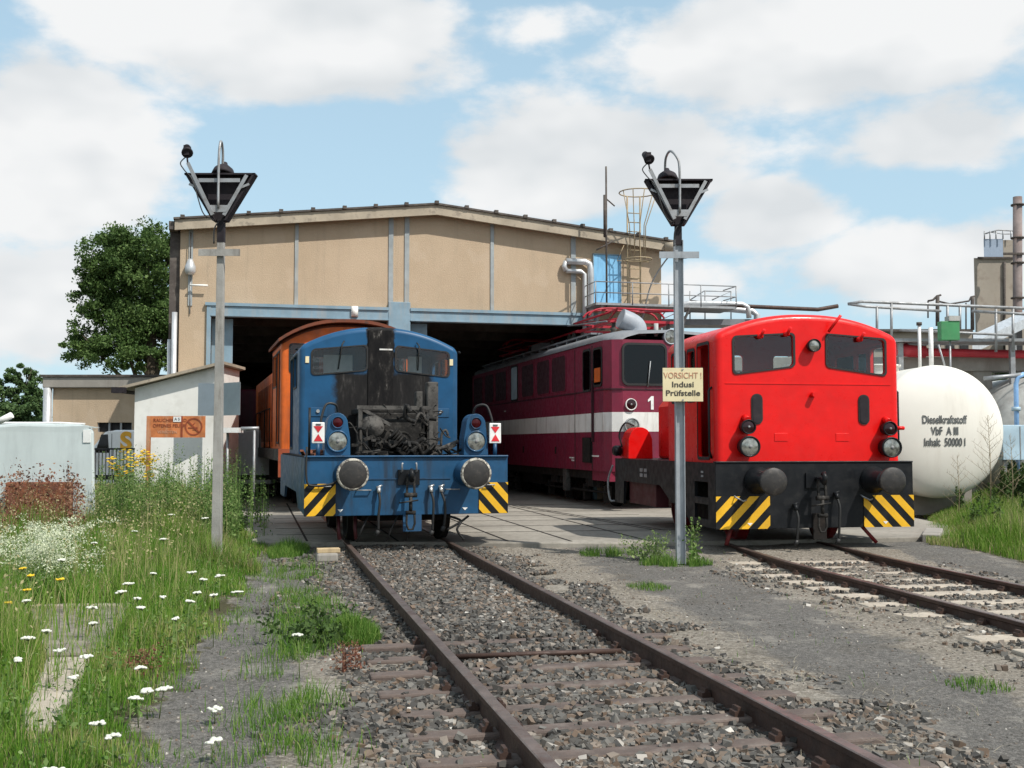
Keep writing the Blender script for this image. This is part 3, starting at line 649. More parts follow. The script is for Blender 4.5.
# ---------------------------------------------------------------- vegetation helpers
def blades(X, Y, Z, H, Wd, lean=.35, tint=None, seg=2):
    n = len(X); a_ = rng.uniform(0, 6.28, n); dx, dy = np.cos(a_), np.sin(a_); la = rng.uniform(0, 6.28, n); ll = H * lean * rng.random(n); lx, ly_ = np.cos(la) * ll, np.sin(la) * ll
    V = []
    for t_, w_, q in ((0, 1, 0), (.55, .8, .35), (1, .12, 1)):
        cx, cy, cz = X + lx * q, Y + ly_ * q, Z + H * t_ * (1 - .12 * q * (ll / (H + 1e-6)))
        V += [np.stack([cx - dx * Wd * w_, cy - dy * Wd * w_, cz], -1), np.stack([cx + dx * Wd * w_, cy + dy * Wd * w_, cz], -1)]
    V = np.stack(V, 1); f = np.array([(0, 1, 3, 2), (2, 3, 5, 4)])
    F_ = (f[None] + (np.arange(n) * 6)[:, None, None]).reshape(-1, 4)
    return V.reshape(-1, 3), F_, np.repeat(tint, 2)
def leaves(P, size, tint, flat=0):
    n = len(P); a_ = rng.normal(size=(n, 3)); a_ /= np.linalg.norm(a_, axis=1)[:, None]; b_ = rng.normal(size=(n, 3)); b_[:, 2] *= (1 - flat); b_ -= a_ * (a_ * b_).sum(1)[:, None]; b_ /= np.linalg.norm(b_, axis=1)[:, None]
    s_ = size[:, None]; V = np.stack([P - a_ * s_, P + b_ * s_ * .55, P + a_ * s_, P - b_ * s_ * .55], 1)
    return V.reshape(-1, 3), np.arange(4 * n).reshape(-1, 4), tint
def cat_(parts):
    V, F_, T = [], [], []; o = 0
    for v, f, t_ in parts: V.append(v); F_.append(f + o); T.append(t_); o += len(v)
    return np.concatenate(V), np.concatenate(F_), np.concatenate(T)

# meadow on the left
SLAB = [(-4.6, 10.4), (-3.45, 10.4), (-2.35, 6.2), (-2.75, 6.2), (-3.3, 8.1), (-3.35, 8.4)]
def in_slab(X, Y):
    up = (Y > 8.15) & (Y < 10.4) & (X > -4.55 + (10.3 - Y) * .45) & (X < -3.0 - (Y - 8.1) * .22)
    lo_ = (Y > 6.0) & (Y <= 8.2) & (X > -3.40 + (8.1 - Y) * .37) & (X < -3.03 + (8.1 - Y) * .27)
    return up | lo_
n = 190000; Y = 4.3 + 19.5 * rng.random(n) ** 1.15; X = GE(Y) - 8.5 * rng.random(n) ** 1.2 * np.clip(Y / 14, .35, 1.1) + rng.normal(0, .16, n)
edge = GE(Y) - X; keep = (edge > .55 * (vnoise(X, Y, .5, 31) - .5)) & (~in_slab(X, Y) | (rng.random(n) < .10)) & (X > -.56 * Y - .6)
keep &= ~((Y > 16.5) & (X > -5.2) & (X > -4.0))
keep &= rng.random(n) < (.35 + .9 * vnoise(X, Y, .35, 33))
X, Y, edge = X[keep], Y[keep], edge[keep]; pn = vnoise(X, Y, 1.1, 32); pn2 = vnoise(X, Y, .45, 37)
H = np.clip(.10 + .45 * np.clip(edge / 1.3, 0, 1) * (.5 + pn) * rng.uniform(.5, 1.1, len(X)), .05, .85)
H *= np.interp(Y, [4.5, 7, 12, 17, 22], [.75, .75, .9, 1.05, 1.3])
T = np.clip(rng.normal(.38, .15, len(X)) + .5 * (pn2 - .45) + .15 * (pn - .5), 0, .9); T[rng.random(len(X)) < .10] = .82
v = blades(X, Y, gh(X, Y) - .01, H, np.interp(Y, [4, 22], [.0022, .006]) * rng.uniform(.7, 1.4, len(X)), .5, T)
tag(fast('meadow_grass', *v[:2], 'grass', v[2], 'stuff'), 'mixed green and straw-coloured meadow grass on the left bank', 'grass')
# seed heads / dry culms, reddish toward the pale container
n = 5200; Y = 6 + 14 * rng.random(n); X = GE(Y) - .5 - 7 * rng.random(n); k1 = (X > -.5 * Y - .5) & (vnoise(X, Y, .9, 41) > .45) & ~in_slab(X, Y); X, Y = X[k1], Y[k1]; H = rng.uniform(.45, .95, len(X))
v1 = blades(X, Y, gh(X, Y), H, np.full(len(X), .0022), .3, np.full(len(X), .8))
tip = np.stack([X, Y, gh(X, Y) + H * .95], -1); reps = 4; P = np.repeat(tip, reps, 0) + rng.normal(0, [.025, .025, .05], (len(X) * reps, 3)); v2 = leaves(P, rng.uniform(.008, .018, len(P)), np.full(len(P), .86))
v = cat_([v1, v2]); tag(fast('seeding_grass', *v[:2], 'grass', v[2], 'stuff'), 'tall straw-coloured seeding grass stalks in the left meadow', 'grass')
n = 240; Y = rng.uniform(13.5, 16.8, n); X = -.385 * Y - 2.2 * rng.random(n); H = rng.uniform(.75, 1.25, n)
v1 = blades(X, Y, gh(X, Y), H, np.full(n, .003), .35, rng.random(n)); tip = np.stack([X, Y, gh(X, Y) + H * .9], -1); P = np.repeat(tip, 12, 0) + rng.normal(0, [.022, .022, .085], (n * 12, 3)); v2 = leaves(P, rng.uniform(.012, .03, len(P)), rng.random(len(P)))
v = cat_([v1, v2]); tag(fast('reddish_grass', *v[:2], 'redgrass', v[2], 'stuff'), 'reddish brown seeding grass in front of the pale grey container', 'grass')
# short green growth beside the near track and weeds at its foot
def patch(name, cx, cy, rx, ry, n, h, label, rotk=0, mat_='grass_g', wd=.003, kind='stuff', cat='grass', lean=.6):
    r_ = np.sqrt(rng.random(n)); a_ = rng.uniform(0, 6.28, n); X = cx + r_ * np.cos(a_) * rx; Y = cy + r_ * np.sin(a_) * ry; X = X + rotk * (Y - cy)
    kp_ = vnoise(X, Y, .16, int(cx * 13 + cy * 7) % 97) > .28; X, Y, r_ = X[kp_], Y[kp_], r_[kp_]
    v = blades(X, Y, gh(X, Y), h * (1.15 - .7 * r_) * rng.uniform(.5, 1.1, len(X)), np.full(len(X), wd), lean, rng.random(len(X)))
    o = fast(name, *v[:2], mat_, v[2], kind); return tag(o, label, cat)
def strip_patch(name, y0, y1, fx, hw, n, h, label):
    Y = rng.uniform(y0, y1, n); X = fx(Y) + rng.normal(0, hw, n); kp_ = vnoise(X, Y, .3, 77) > .47; X, Y = X[kp_], Y[kp_]
    v = blades(X, Y, gh(X, Y) - .005, h * rng.uniform(.3, 1.2, len(X)), np.full(len(X), .0028), .7, rng.random(len(X))); return tag(fast(name, *v[:2], 'grass_g', v[2], 'stuff'), label, 'grass')
strip_patch('track_side_grass', 4.6, 15.5, lambda y: np.interp(y, [5, 7, 9.2, 11.5, 15.5], [-1.05, -1.38, -1.72, -2.15, -3.1]), .17, 9000, .15, 'strip of short green grass between the path and the near track')
patch('grass_tuft', -1.36, 9.3, .26, .42, 5200, .24, 'dense bright green tuft of grass beside the near track', -.2)
patch('grass_tuft', -3.2, 15.9, .28, .6, 1600, .25, 'small green grass patch at the left end of the apron')
patch('grass_tuft', -3.85, 13.95, .7, .35, 2600, .5, 'taller grass at the foot of the weathered lamp post', mat_='grass', cat='grass')
patch('grass_tuft', 2.2, 14.85, .5, .25, 1500, .22, 'grass tuft around the foot of the steel lamp post')
patch('grass_tuft', 1.35, 15.8, .45, .2, 900, .18, 'low grass patch at the apron edge left of the steel lamp post')
patch('grass_tuft', 1.55, 12.6, .25, .25, 400, .10, 'thin grass tuft on the asphalt between the two tracks')
patch('grass_tuft', 3.15, 7.5, .22, .25, 260, .08, 'sparse grass tuft at the lower right edge of the asphalt')
# right-hand grass bank
n = 52000; Y = rng.uniform(13.5, 30, n); X = RG(Y) + rng.exponential(1.8, n) - .1 + .6 * (vnoise(Y, Y, .7, 3) - .5); kp = (X < .52 * Y + 1) & (rng.random(n) < .4 + .8 * vnoise(X, Y, .4, 51)); X, Y = X[kp], Y[kp]
H = np.clip(.12 + .4 * np.clip((X - RG(Y)) / 1.2, 0, 1) * rng.uniform(.5, 1.3, len(X)), .05, .75)
v = blades(X, Y, gh(X, Y), H, np.interp(Y, [13, 30], [.004, .008]), .5, np.clip(rng.normal(.55, .2, len(X)) + .5 * (vnoise(X, Y, .8, 52) - .5), 0, .9))
tag(fast('meadow_grass', *v[:2], 'grass', v[2], 'stuff'), 'tall green and yellow grass bank in front of the white tank', 'grass')

def weeds(name, pts, mat_, label, h=(.8, 1.3), leaf=(.03, .07), nl=70, cat='weeds', spread=.5, tr=(0, 1), kind='stuff', stems=3):
    parts = []
    for (x, y) in pts:
        hh = random.uniform(*h); z0 = float(gh(np.array([x]), np.array([y]))[0])
        for s_ in range(stems):
            ax, ay = random.gauss(0, .12 * spread), random.gauss(0, .12 * spread); H_ = hh * random.uniform(.7, 1)
            parts.append(blades(np.array([x + ax * .3]), np.array([y + ay * .3]), np.array([z0]), np.array([H_]), np.array([.006]), 0, np.array([.6])))
            t_ = rng.random(nl) ** .8; P = np.stack([x + ax * (.3 + t_ * .9) + rng.normal(0, .09 * spread, nl) * (1.25 - t_), y + ay * (.3 + t_ * .9) + rng.normal(0, .09 * spread, nl) * (1.25 - t_), z0 + H_ * (.08 + .95 * t_)], -1)
            parts.append(leaves(P, rng.uniform(*leaf, nl) * (1.2 - .7 * t_), rng.uniform(tr[0], tr[1], nl)))
    v = cat_(parts); return tag(fast(name, *v[:2], mat_, v[2], kind), label, cat)
pts = []
for i in range(190):
    y = random.uniform(15.8, 22); pts.append((at(random.uniform(100, 240), 450, y).x, y))
weeds('tall_weeds', pts, 'weed', 'thicket of tall grey-green weeds below the rusty sign', (.7, 1.55), (.012, .036), 60)
pts = [(at(random.uniform(230, 268), 450, y).x, y) for y in [random.uniform(16.5, 21) for i in range(14)]]
weeds('tall_weeds', pts, 'weed', 'tall spindly weeds left of the orange locomotive', (.7, 1.5), (.010, .03), 45)
pts = [(float(RG(np.array(y))) + random.uniform(.6, 5), y) for y in [random.uniform(18, 24) for i in range(70)]]
weeds('tall_weeds', pts, 'bush', 'dark leafy weeds at the foot of the white tank', (.35, .9), (.02, .06), 60)
pts = [(at(random.uniform(1002, 1040), 480, y).x, y) for y in [random.uniform(23, 26) for i in range(40)]]
weeds('dark_bush', pts, 'bush', 'dark green bush growing under the light blue cabinet', (.9, 1.5), (.03, .07), 110, 'bush')
weeds('green_weed', [(2.42, 14.9), (2.45, 15.0)], 'weed', 'leafy weed growing beside the steel lamp post', (.5, .7), (.015, .04), 60, 'weed', .4)
weeds('green_weed', [(1.95, 15.2), (1.8, 15.3), (2.0, 15.4), (1.7, 15.25)], 'weed', 'pale flowering weed left of the steel lamp post', (.35, .5), (.01, .03), 90, 'weed', .7, (.6, 1))
weeds('green_weed', [(-1.62, 9.8), (-1.5, 9.0), (-1.66, 8.9)], 'bush', 'dark leafy weed inside the green tuft beside the near track', (.2, .3), (.02, .05), 60, 'weed', 1.0)
weeds('green_weed', [(-1.12, 8.0), (-1.2, 7.95)], 'redgrass', 'reddish seedling weed in the ballast beside the near track', (.18, .25), (.008, .02), 60, 'weed', .5)
weeds('sorrel_plant', [(-2.62, 7.7), (-2.6, 7.8)], 'redgrass', 'reddish sorrel plant in the meadow beside the concrete strip', (.2, .3), (.008, .02), 60, 'plant', .8)
# white-flowering bedstraw clump
bpts = []
for i in range(75):
    y = random.uniform(10.5, 12.6); bpts.append((at(random.gauss(36, 26), 560, y).x, y))
parts = []
for (x, y) in bpts:
    h_ = random.uniform(.42, .75)
    P = np.stack([x + rng.normal(0, .10, 40), y + rng.normal(0, .11, 40), -.12 + h_ * (.2 + .7 * rng.random(40))], -1); parts.append(leaves(P, rng.uniform(.008, .02, 40), rng.random(40) * .35))
    for q_ in range(3):
        hx, hy, hz = x + random.gauss(0, .09), y + random.gauss(0, .09), -.12 + h_ * random.uniform(.8, 1.1)
        P = np.stack([hx + rng.normal(0, .038, 34), hy + rng.normal(0, .038, 34), hz + rng.normal(0, .022, 34)], -1); parts.append(leaves(P, rng.uniform(.006, .014, 34), .45 + .55 * rng.random(34)))
v = cat_(parts); M['bedstraw'] = tint_mat('bedstraw_blossom', [(0, (.16, .24, .09)), (.3, (.42, .48, .28)), (1, (.78, .8, .62))], .8, .3)
tag(fast('bedstraw_clump', *v[:2], 'bedstraw', v[2], 'stuff'), 'pale blossoming clump of bedstraw in the left meadow', 'flowering plant')
pts = [(at(random.uniform(-10, 60), 600, y).x, y) for y in [random.uniform(10.4, 11.4) for i in range(50)]]
weeds('blue_green_weeds', pts, 'weed', 'grey-green weeds at the left edge below the bedstraw', (.3, .5), (.008, .02), 70, tr=(.1, .8))

pts = []
for i in range(420):
    y = 5 + 11 * random.random() ** 1.3; x = float(GE(np.array(y))) - .15 - 4 * random.random() ** 1.3
    if x > -.55 * y - .4 and not in_slab(np.array([x]), np.array([y]))[0]: pts.append((x, y))
weeds('meadow_herbs', pts, 'weed', 'broad-leaved herbs mixed through the meadow grass', (.12, .42), (.008, .028), 26, spread=.9, tr=(0, .8), stems=1, cat='herbs')
# yarrow plants
def umbel_plant(name, x, y, h, r, mt, label, cat, group, lean=(0, 0)):
    z0 = float(gh(np.array([x]), np.array([y]))[0]); t_ = thing(name, (x, y, z0), random.uniform(0, 6), label, cat, group)
    m = MB(); m.tube([(0, 0, 0), (lean[0] * .4, lean[1] * .4, h * .5), (lean[0], lean[1], h * .93)], [.004, .003, .0025], 5); tip = Vector((lean[0], lean[1], h * .93))
    heads = []; tl = random.uniform(-.15, .15)
    for i in range(15):
        a_ = random.uniform(0, 6.28); rr = r * random.uniform(.2, .9) if i else 0; c = Vector((lean[0] + rr * math.cos(a_), lean[1] + rr * math.sin(a_), h - .006 * random.random() - rr * .10 + tl * rr * math.cos(a_) - (random.random() * .16 if r > .08 and i else 0))); heads.append(c); m.cyl(tip, c, .0013, n=4)
    m.build('stem', 'stem', t_); m = MB()
    for c in heads:
        q = r * random.uniform(.22, .36); m.lathe(c, (0, 0, 1), [(q * .2, -.007), (q * .9, -.003), (q, .002), (q * .6, .007), (0, .009)], 7)
    m.build('flower_head', mt, t_)
    m = MB()
    for i in range(5):
        a_ = random.uniform(0, 6.28); zz = h * random.uniform(.15, .7); m.add([(0, 0, zz), (.04 * math.cos(a_) - .006, .04 * math.sin(a_), zz + .02), (.08 * math.cos(a_), .08 * math.sin(a_), zz + .01), (.04 * math.cos(a_) + .006, .04 * math.sin(a_), zz + .02)], [(0, 1, 2, 3)])
    m.build('leaf', 'stem', t_); return t_
yar = [(130, 584, .4), (160, 596, .4), (186, 598, .4), (197, 590, .45), (214, 592, .42), (146, 604, .4), (141, 598, .4), (178, 615, .4), (238, 587, .3), (220, 572, .35), (188, 569, .45), (205, 575, .4), (155, 573, .4), (118, 593, .45),
       (24, 605, .45), (15, 660, .35), (50, 631, .4), (90, 624, .4), (92, 611, .3), (58, 652, .3), (91, 655, .3), (72, 674, .3), (98, 716, .25), (114, 727, .25), (148, 684, .18), (160, 683, .18), (139, 691, .18), (140, 664, .22), (212, 731, .12),
       (51, 761, .25), (28, 764, .25), (119, 764, .15), (162, 540, .5), (172, 518, .55), (206, 520, .55), (240, 496, .45), (300, 631, .3), (215, 700, .1), (66, 560, .5), (95, 547, .5), (30, 640, .35), (132, 532, .5)]
for (px, py, h) in yar:
    zt = -.15 + h; Yd = FPX * (EYE - zt) / (py - 443); p = at(px, py, Yd)
    umbel_plant('yarrow_plant', p.x, p.y, h, random.uniform(.032, .05) * (1.0 if Yd < 9 else 1.2), 'petal_w', 'flat-topped white yarrow flower standing in the left meadow', 'flower', 'white yarrow flowers in the meadow', (random.uniform(-.03, .03), random.uniform(-.03, .03)))
for (px, py, h) in [(22, 572, .5), (30, 579, .5), (27, 594, .45), (8, 606, .4), (60, 583, .45)]:
    zt = -.15 + h; Yd = FPX * (EYE - zt) / (py - 443); p = at(px, py, Yd); umbel_plant('yellow_flower', p.x, p.y, h, .035, 'petal_y', 'small yellow flower among the pale bedstraw', 'flower', 'small yellow flowers in the meadow')
# ragwort
for i in range(10):
    y = random.uniform(15.2, 16.2); px = [112, 118, 124, 128, 134, 140, 144, 147, 150, 153, 156, 159, 105, 137, 163][i]; x = at(px, 470, y).x; h = 1.55 + (443 - random.uniform(455, 474)) / FPX * y
    umbel_plant('ragwort_plant', x, y, h + .1, .09, 'petal_y', 'yellow-flowering ragwort in the thicket right of the pale container', 'flower', 'yellow ragwort beside the container')
# dead stalk plant before the tank
def dead_stalk(px, pyb, pyt, Y, label, n=26, w=.9):
    b = at(px, pyb, Y); h = at(px, pyt, Y).z + .16; t_ = thing('dry_stalk_plant', (b.x, Y, -.16), 0, label, 'plant'); m = MB()
    m.tube([(0, 0, 0), (.03, 0, h * .5), (0, 0, h)], [.012, .008, .003], 5)
    for i in range(n):
        z = h * (.25 + .72 * i / n); a_ = i * 2.4; L_ = w * (1 - z / h) * .55 + .08; e_ = Vector((math.cos(a_) * L_, math.sin(a_) * L_ * .5, z + L_ * .75)); m.tube([(0, 0, z), e_], [.004, .002], 4)
        for j in range(3):
            q = Vector((0, 0, z)).lerp(e_, .4 + .25 * j); m.tube([q, q + Vector((random.uniform(-.06, .06), random.uniform(-.05, .05), .08))], .002, 3)
    m.build('stalk', 'stem_dry', t_); return t_
dead_stalk(990, 505, 415, 21.5, 'tall dry branching stalk in front of the white tank', 30, 1.3)
dead_stalk(958, 500, 455, 21.2, 'short dry stalk leaning before the white tank', 16, .7)
dead_stalk(1012, 505, 435, 22.0, 'dry stalk plant between the white tank and the right edge', 20, .8)

n = 3600; Y = 4.6 + 11.5 * rng.random(n) ** 1.4; sd_ = rng.random(n) < .6; X = np.where(sd_, TA(Y) + rng.normal(1.75, .35, n), TB(Y) - rng.normal(1.5, .35, n)); kp = vnoise(X, Y, .4, 91) > .5; X, Y = X[kp], Y[kp]; n = len(X)
v = blades(X, Y, gh(X, Y) + .012, rng.uniform(.01, .05, n), np.full(n, .0016), 4.5, .6 + .3 * rng.random(n)); M['straw'] = tint_mat('dry_straw', [(0, (.2, .15, .08)), (.6, (.38, .32, .22)), (1, (.55, .5, .4))], .9, .2)
tag(fast('dry_straw', *v[:2], 'straw', v[2], 'stuff'), 'dead dry grass stalks lying on the stones beside the tracks', 'straw')
n = 5200; Y = 4.6 + 11.5 * rng.random(n) ** 1.3; X = GE(Y) + rng.exponential(.35, n); X = np.where(rng.random(n) < .12, rng.uniform(1.6, 4.4, n), X); kp = vnoise(X, Y, .22, 92) > .6; X, Y = X[kp], Y[kp]; n = len(X)
v = blades(X, Y, gh(X, Y) - .003, rng.uniform(.02, .09, n), np.full(n, .0026), .9, rng.random(n)); tag(fast('path_weeds', *v[:2], 'grass_g', v[2], 'stuff'), 'tiny scattered green weeds along the edges of the grey path', 'weeds')

# old concrete slabs in the meadow
t_ = thing('concrete_slab', (0, 0, 0), 0, 'weathered concrete slab lying in the meadow with a pale front strip', 'slab')
MB().xy([(-4.5, 10.35), (-3.5, 10.4), (-3.02, 8.2), (-3.42, 8.15)], -.2, -.06).build('slab', 'slabm', t_, bevel=.02)
MB().bar((-4.5, 10.42, -.08), (-3.48, 10.46, -.08), .12, .09).build('edging', 'sleeper_c', t_, bevel=.01)
tag(MB().xy([(-3.38, 8.08), (-3.05, 8.1), (-2.5, 6.1), (-2.72, 6.1)], -.2, -.075).build('concrete_strip', 'sleeper_c', bevel=.02), 'pale narrow concrete strip in the meadow before the grey slab', 'slab')
# wooden wedge beside the rail
t_ = thing('wooden_chock', (-2.52, 15.15, -.15), R(15), 'pale wooden chock on a stone block beside the left rail', 'chock')
MB().bx(-.16, .13, -.13, .13, 0, .13).build('stone_block', 'cement', t_, bevel=.03)
MB().bx(-.15, .16, -.09, .07, .13, .19).build('wood_block', 'wood', t_, bevel=.008)

# ================================================================ BLUE LOCOMOTIVE
TH = R(15.2)
bl = thing('blue_locomotive', (-1.345, 15.43, 0), TH, 'blue shunting locomotive with burnt black cab front and exposed engine, standing at the shed door', 'locomotive')
m = MB(); m.bx(-1.49, 1.49, .60, .66, .435, 1.27); m.bx(-1.49, 1.49, .56, .68, 1.27, 1.295)
bb = m.build('buffer_beam', 'blue', bl, bevel=.008)
for x in (-.98, .84): MB().xz([(x, .49), (x + .04, .53), (x - .04, .53)], .592, .597).build('beam_mark', 'white', bb)
MB().bx(-.62, .62, .588, .6, .95, .965).build('beam_trim', 'blue_dull', bb)
for s_ in (-1, 1):
    m = MB(); x0, x1 = (s_ * 1.44, s_ * 1.485); x0, x1 = min(x0, x1), max(x0, x1)
    m.yz([(.66, .45), (.66, 1.26), (6.3, 1.26), (6.3, .5), (5.2, .5), (4.9, .72), (2.2, .72), (1.9, .5)], x0, x1); m.build('side_frame', 'blue_dull', bl)
MB().bx(-1.46, 1.46, .68, 6.3, 1.262, 1.285).build('deck', 'under', bl)
MB().bx(-.6, .6, 1.1, 6.3, .32, 1.2).build('frame_core', 'under', bl)
hazard(bl, -1.49, -1.05, .44, .895, .6, .9, .125, .03); hazard(bl, 1.05, 1.49, .44, .895, .6, -.9, .125, .06)
for s_ in (-1, 1): buffer_(bl, s_ * .875, 1.04, .222, True)
MB().bx(-.08, .19, .57, .6, .2, .44).build('coupling_bracket', 'blue_dull', bl)
coupling(bl, .0, .6, .98)
m = MB()
for x in (-.11, .10): m.tube([(x, .6, 1.05), (x, .5, 1.07), (x, .5, 1.17), (x * .9, .5, 1.19)], .014, 6)
m.each('coupling_guide', 'steel', bl)
hose(bl, -.44, .6, .83, .40, -.05); hose(bl, .32, .6, .83, .42, .12); hose(bl, .47, .6, .83, .36, .25)
m = MB(); m.tube(bez([(.62, .75, .40), (.8, .7, .33), (.74, .68, .2), (.85, .7, .05)]), .018, 7); m.tube(bez([(.6, .72, .2), (.78, .7, .3), (.92, .7, .40)]), .018, 7); m.each('dangling_cable', 'rubber', bl)
m = MB(); m.tube(bez([(-1.46, .58, 1.42), (-1.46, .55, .95), (-1.35, .54, .87), (-1.1, .54, .9), (-.98, .55, 1.0), (-.9, .58, 1.08)]), .016, 7); m.build('control_cable', 'rubber', bl)
for x in (-.96, -.72): m = MB().tube([(x, 1.0, .5), (x - .02, .85, .25), (x, .84, .08)], .028, 6).build('guard_iron', 'darkred', bl)
for x in (-.55, -.12, .16): MB().tube([(x, .72, .45), (x - .1, .7, .25), (x - .18, .72, .05)], .014, 6).build('cable_end', 'rubber', bl)
for y in (1.75, 4.4): wheelset(bl, y, .45, 'under')
# handles
for s_ in (-1, 1):
    MB().tube([(s_ * .55, .6, .80), (s_ * .55, .54, .80), (s_ * .75, .54, .80), (s_ * .75, .6, .80)], .01, 6).build('shunter_handle', 'steel', bl)
    MB().tube([(s_ * 1.12, .6, .85), (s_ * 1.12, .54, .86), (s_ * 1.28, .54, .86), (s_ * 1.28, .6, .86)], .01, 6).build('shunter_handle', 'steel', bl)
# lamp housings
for s_ in (-1, 1):
    x = s_ * 1.02; m = MB(); pts_ = [(x - .185, 1.295), (x + .185, 1.295), (x + .18, 1.55), (x + .15, 1.72)]
    for i in range(0, 9):
        a_ = R(20 + 140 * i / 8); pts_.append((x + .15 * math.cos(a_), 1.74 + .17 * math.sin(a_)))
    pts_ += [(x - .15, 1.72), (x - .18, 1.55)]; m.xz(pts_, .66, 1.0); hs = m.build('lamp_housing', 'blue', bl, bevel=.02)
    lamp(hs, x, 1.77, .085, .64, .05, 'blue', 'lens_red', 'blue', 'marker_light'); lamp(hs, x, 1.50, .155, .63, .06, 'blue', 'lens', 'blue')
    xs_ = x + s_ * .28; m = MB().bx(xs_ - .09, xs_ + .09, .60, .64, 1.47, 1.77); sg_ = m.build('signal_board', 'white', bl, bevel=.012)
    m = MB(); m.xz([(xs_ - .065, 1.715), (xs_, 1.62), (xs_ + .065, 1.715)], .594, .599); m.xz([(xs_ - .065, 1.50), (xs_ + .065, 1.50), (xs_, 1.605)], .594, .599); m.build('red_triangles', 'redmark', sg_)
    MB().cyl((xs_, .62, 1.295), (xs_, .62, 1.47), .03, n=8).build('board_socket', 'blue_dull', sg_)
    MB().bx(xs_ - .035, xs_ + .035, .592, .6, 1.725, 1.75).build('board_label', 'letter', sg_)
    MB().tube(bez([(x - s_ * .02, .8, 1.88), (x + s_ * .02, .72, 2.02), (x + s_ * .16, .68, 2.03), (x + s_ * .23, .64, 1.85), (x + s_ * .24, .63, 1.76)]), .018, 8).build('lamp_cable', 'rubber', hs)
MB().cyl((-1.42, .66, 1.295), (-1.42, .64, 1.98), .018, n=8).build('hand_rod', 'black', bl)
# cab
CY, CW, CE, CA = 3.45, 2.72, 3.10, 3.46
fn = arch(CW, CE, CA, 2.2); RR = .09
def cab(parent, cy, cyb, w, fn, r, zb, mt_front, mt_side, mt_roof, wins, rearwins, sidewins, cx=0, glassm='glass'):
    hw = w / 2
    top = [(x, fn(x) - r) for x in np.linspace(hw - r, -hw + r, 25)]
    m = MB(); m.xz([(-hw + r, zb), (hw - r, zb)] + top, cy, cy + .05, wins)
    fr_ = m.build('cab_front', mt_front, parent)
    m = MB(); m.xz([(-hw + r, zb), (hw - r, zb)] + top, cyb - .05, cyb, rearwins); m.build('cab_rear', mt_side, parent)
    for s_ in (-1, 1):
        m = MB(); ze = fn(hw)
        poly = [(cy + r, zb), (cyb - r, zb), (cyb - r, ze - r), (cy + r, ze - r)]
        m.yz(poly, s_ * hw, s_ * (hw - .05), sidewins)
        sd = m.build('cab_side', mt_side, parent)
        for loop in sidewins:
            mm = MB(); ring(mm, loop, .03, s_ * hw, s_ * (hw + .012), 'x'); mm.build('window_seal', 'rubber', sd)
            if min(p[1] for p in loop) > zb + .6: MB().yz(loop, s_ * (hw - .03), s_ * (hw - .035)).build('side_window', 'glass', sd)
        m = MB()      # rounded corner posts
        for yc, sgn in ((cy + r, -1), (cyb - r, 1)):
            vs = []
            for i in range(7):
                a_ = math.pi / 2 * i / 6; X_ = s_ * (hw - r + r * math.cos(a_)); Y_ = yc + sgn * r * math.sin(a_)
                zt = (ze - r) + (fn(hw - r) - ze) * (i / 6)
                vs += [(X_, Y_, zb), (X_, Y_, zt)]
            m.add(vs, [(2 * i, 2 * i + 2, 2 * i + 3, 2 * i + 1) for i in range(6)], True)
        m.each('corner_post', mt_side, parent)
    m = MB(); roof_grid(m, 0, w, cy, cyb, r, fn, True, True); m.build('cab_roof', mt_roof, parent)
    for loop in wins:
        mm = MB(); ring(mm, loop, .028, cy - .014, cy + .001); f_ = mm.build('window_seal', 'rubber', fr_)
        MB().xz(loop, cy + .02, cy + .026).build('windscreen', glassm, fr_)
    for loop in rearwins:
        MB().xz(loop, cyb - .026, cyb - .02).build('rear_window', 'glass', parent)
    return fr_
wl = rrect(-1.14, -.24, 2.63, 3.04, .07, sh=.09); wr = [(-x, z) for x, z in wl][::-1]; wr = [(x + .04, z) for x, z in wr]
rl = rrect(-1.12, -.55, 2.6, 3.1, .06); rr_ = [(-x, z) for x, z in rl][::-1]
fr = cab(bl, CY, 5.8, CW, fn, RR, 1.285, 'soot', 'blue', 'soot', [wl, wr], [rl, rr_], [rrect(4.0, 4.75, 2.45, 3.0, .06), rrect(4.95, 5.55, 1.4, 3.0, .05)])
for s_ in (-1, 1):
    MB().tube([(s_ * .62, CY - .03, 3.2), (s_ * .66, CY - .07, 3.14), (s_ * .62 + (.12 if s_ > 0 else -.0) - .1, CY - .04, 2.72)], .012, 6).build('wiper', 'rubber', fr)
    MB().bx(s_ * 1.235 - .03, s_ * 1.235 + .03, CY - .015, CY - .001, 2.82, 2.93).build('marker_plate', 'signcream', fr)
    m = MB().bx(s_ * 1.05 - .15, s_ * 1.05 + .15, CY - .012, CY - .001, 1.92, 2.07); h_ = m.build('access_hatch', 'blue', fr, bevel=.004); MB().cyl((s_ * 1.05, CY - .012, 2.01), (s_ * 1.05, CY - .035, 2.01), .03, n=10).build('hatch_lock', 'chrome', h_)
    MB().tube([(s_ * 1.38, CY + .1, 3.07), (s_ * 1.42, CY + .12, 3.05)], .02, 6).build('rain_gutter', 'black', fr)
MB().bx(-1.1, -.3, 4.9, 4.95, 1.3, 2.55).build('cab_cabinet', 'pale_grey', bl); MB().bx(.25, 1.1, 5.0, 5.3, 1.3, 2.4).build('driver_desk', 'pale_grey', bl)
MB().bx(-.55, .55, 3.6, 4.6, 1.3, 2.3).build('control_desk', 'interior', bl)
MB().bx(-.92, -.42, 3.9, 3.93, 2.62, 3.0).build('daylight_panel', 'pale_grey', bl); MB().bx(.55, .80, 3.9, 3.93, 2.62, 3.0).build('daylight_panel', 'pale_grey', bl)  # pale panels standing in for daylight seen through the rear windows
MB().bx(-.21, .22, CY - .02, CY - .002, 1.9, 3.40).build('exhaust_duct', 'char', bl)
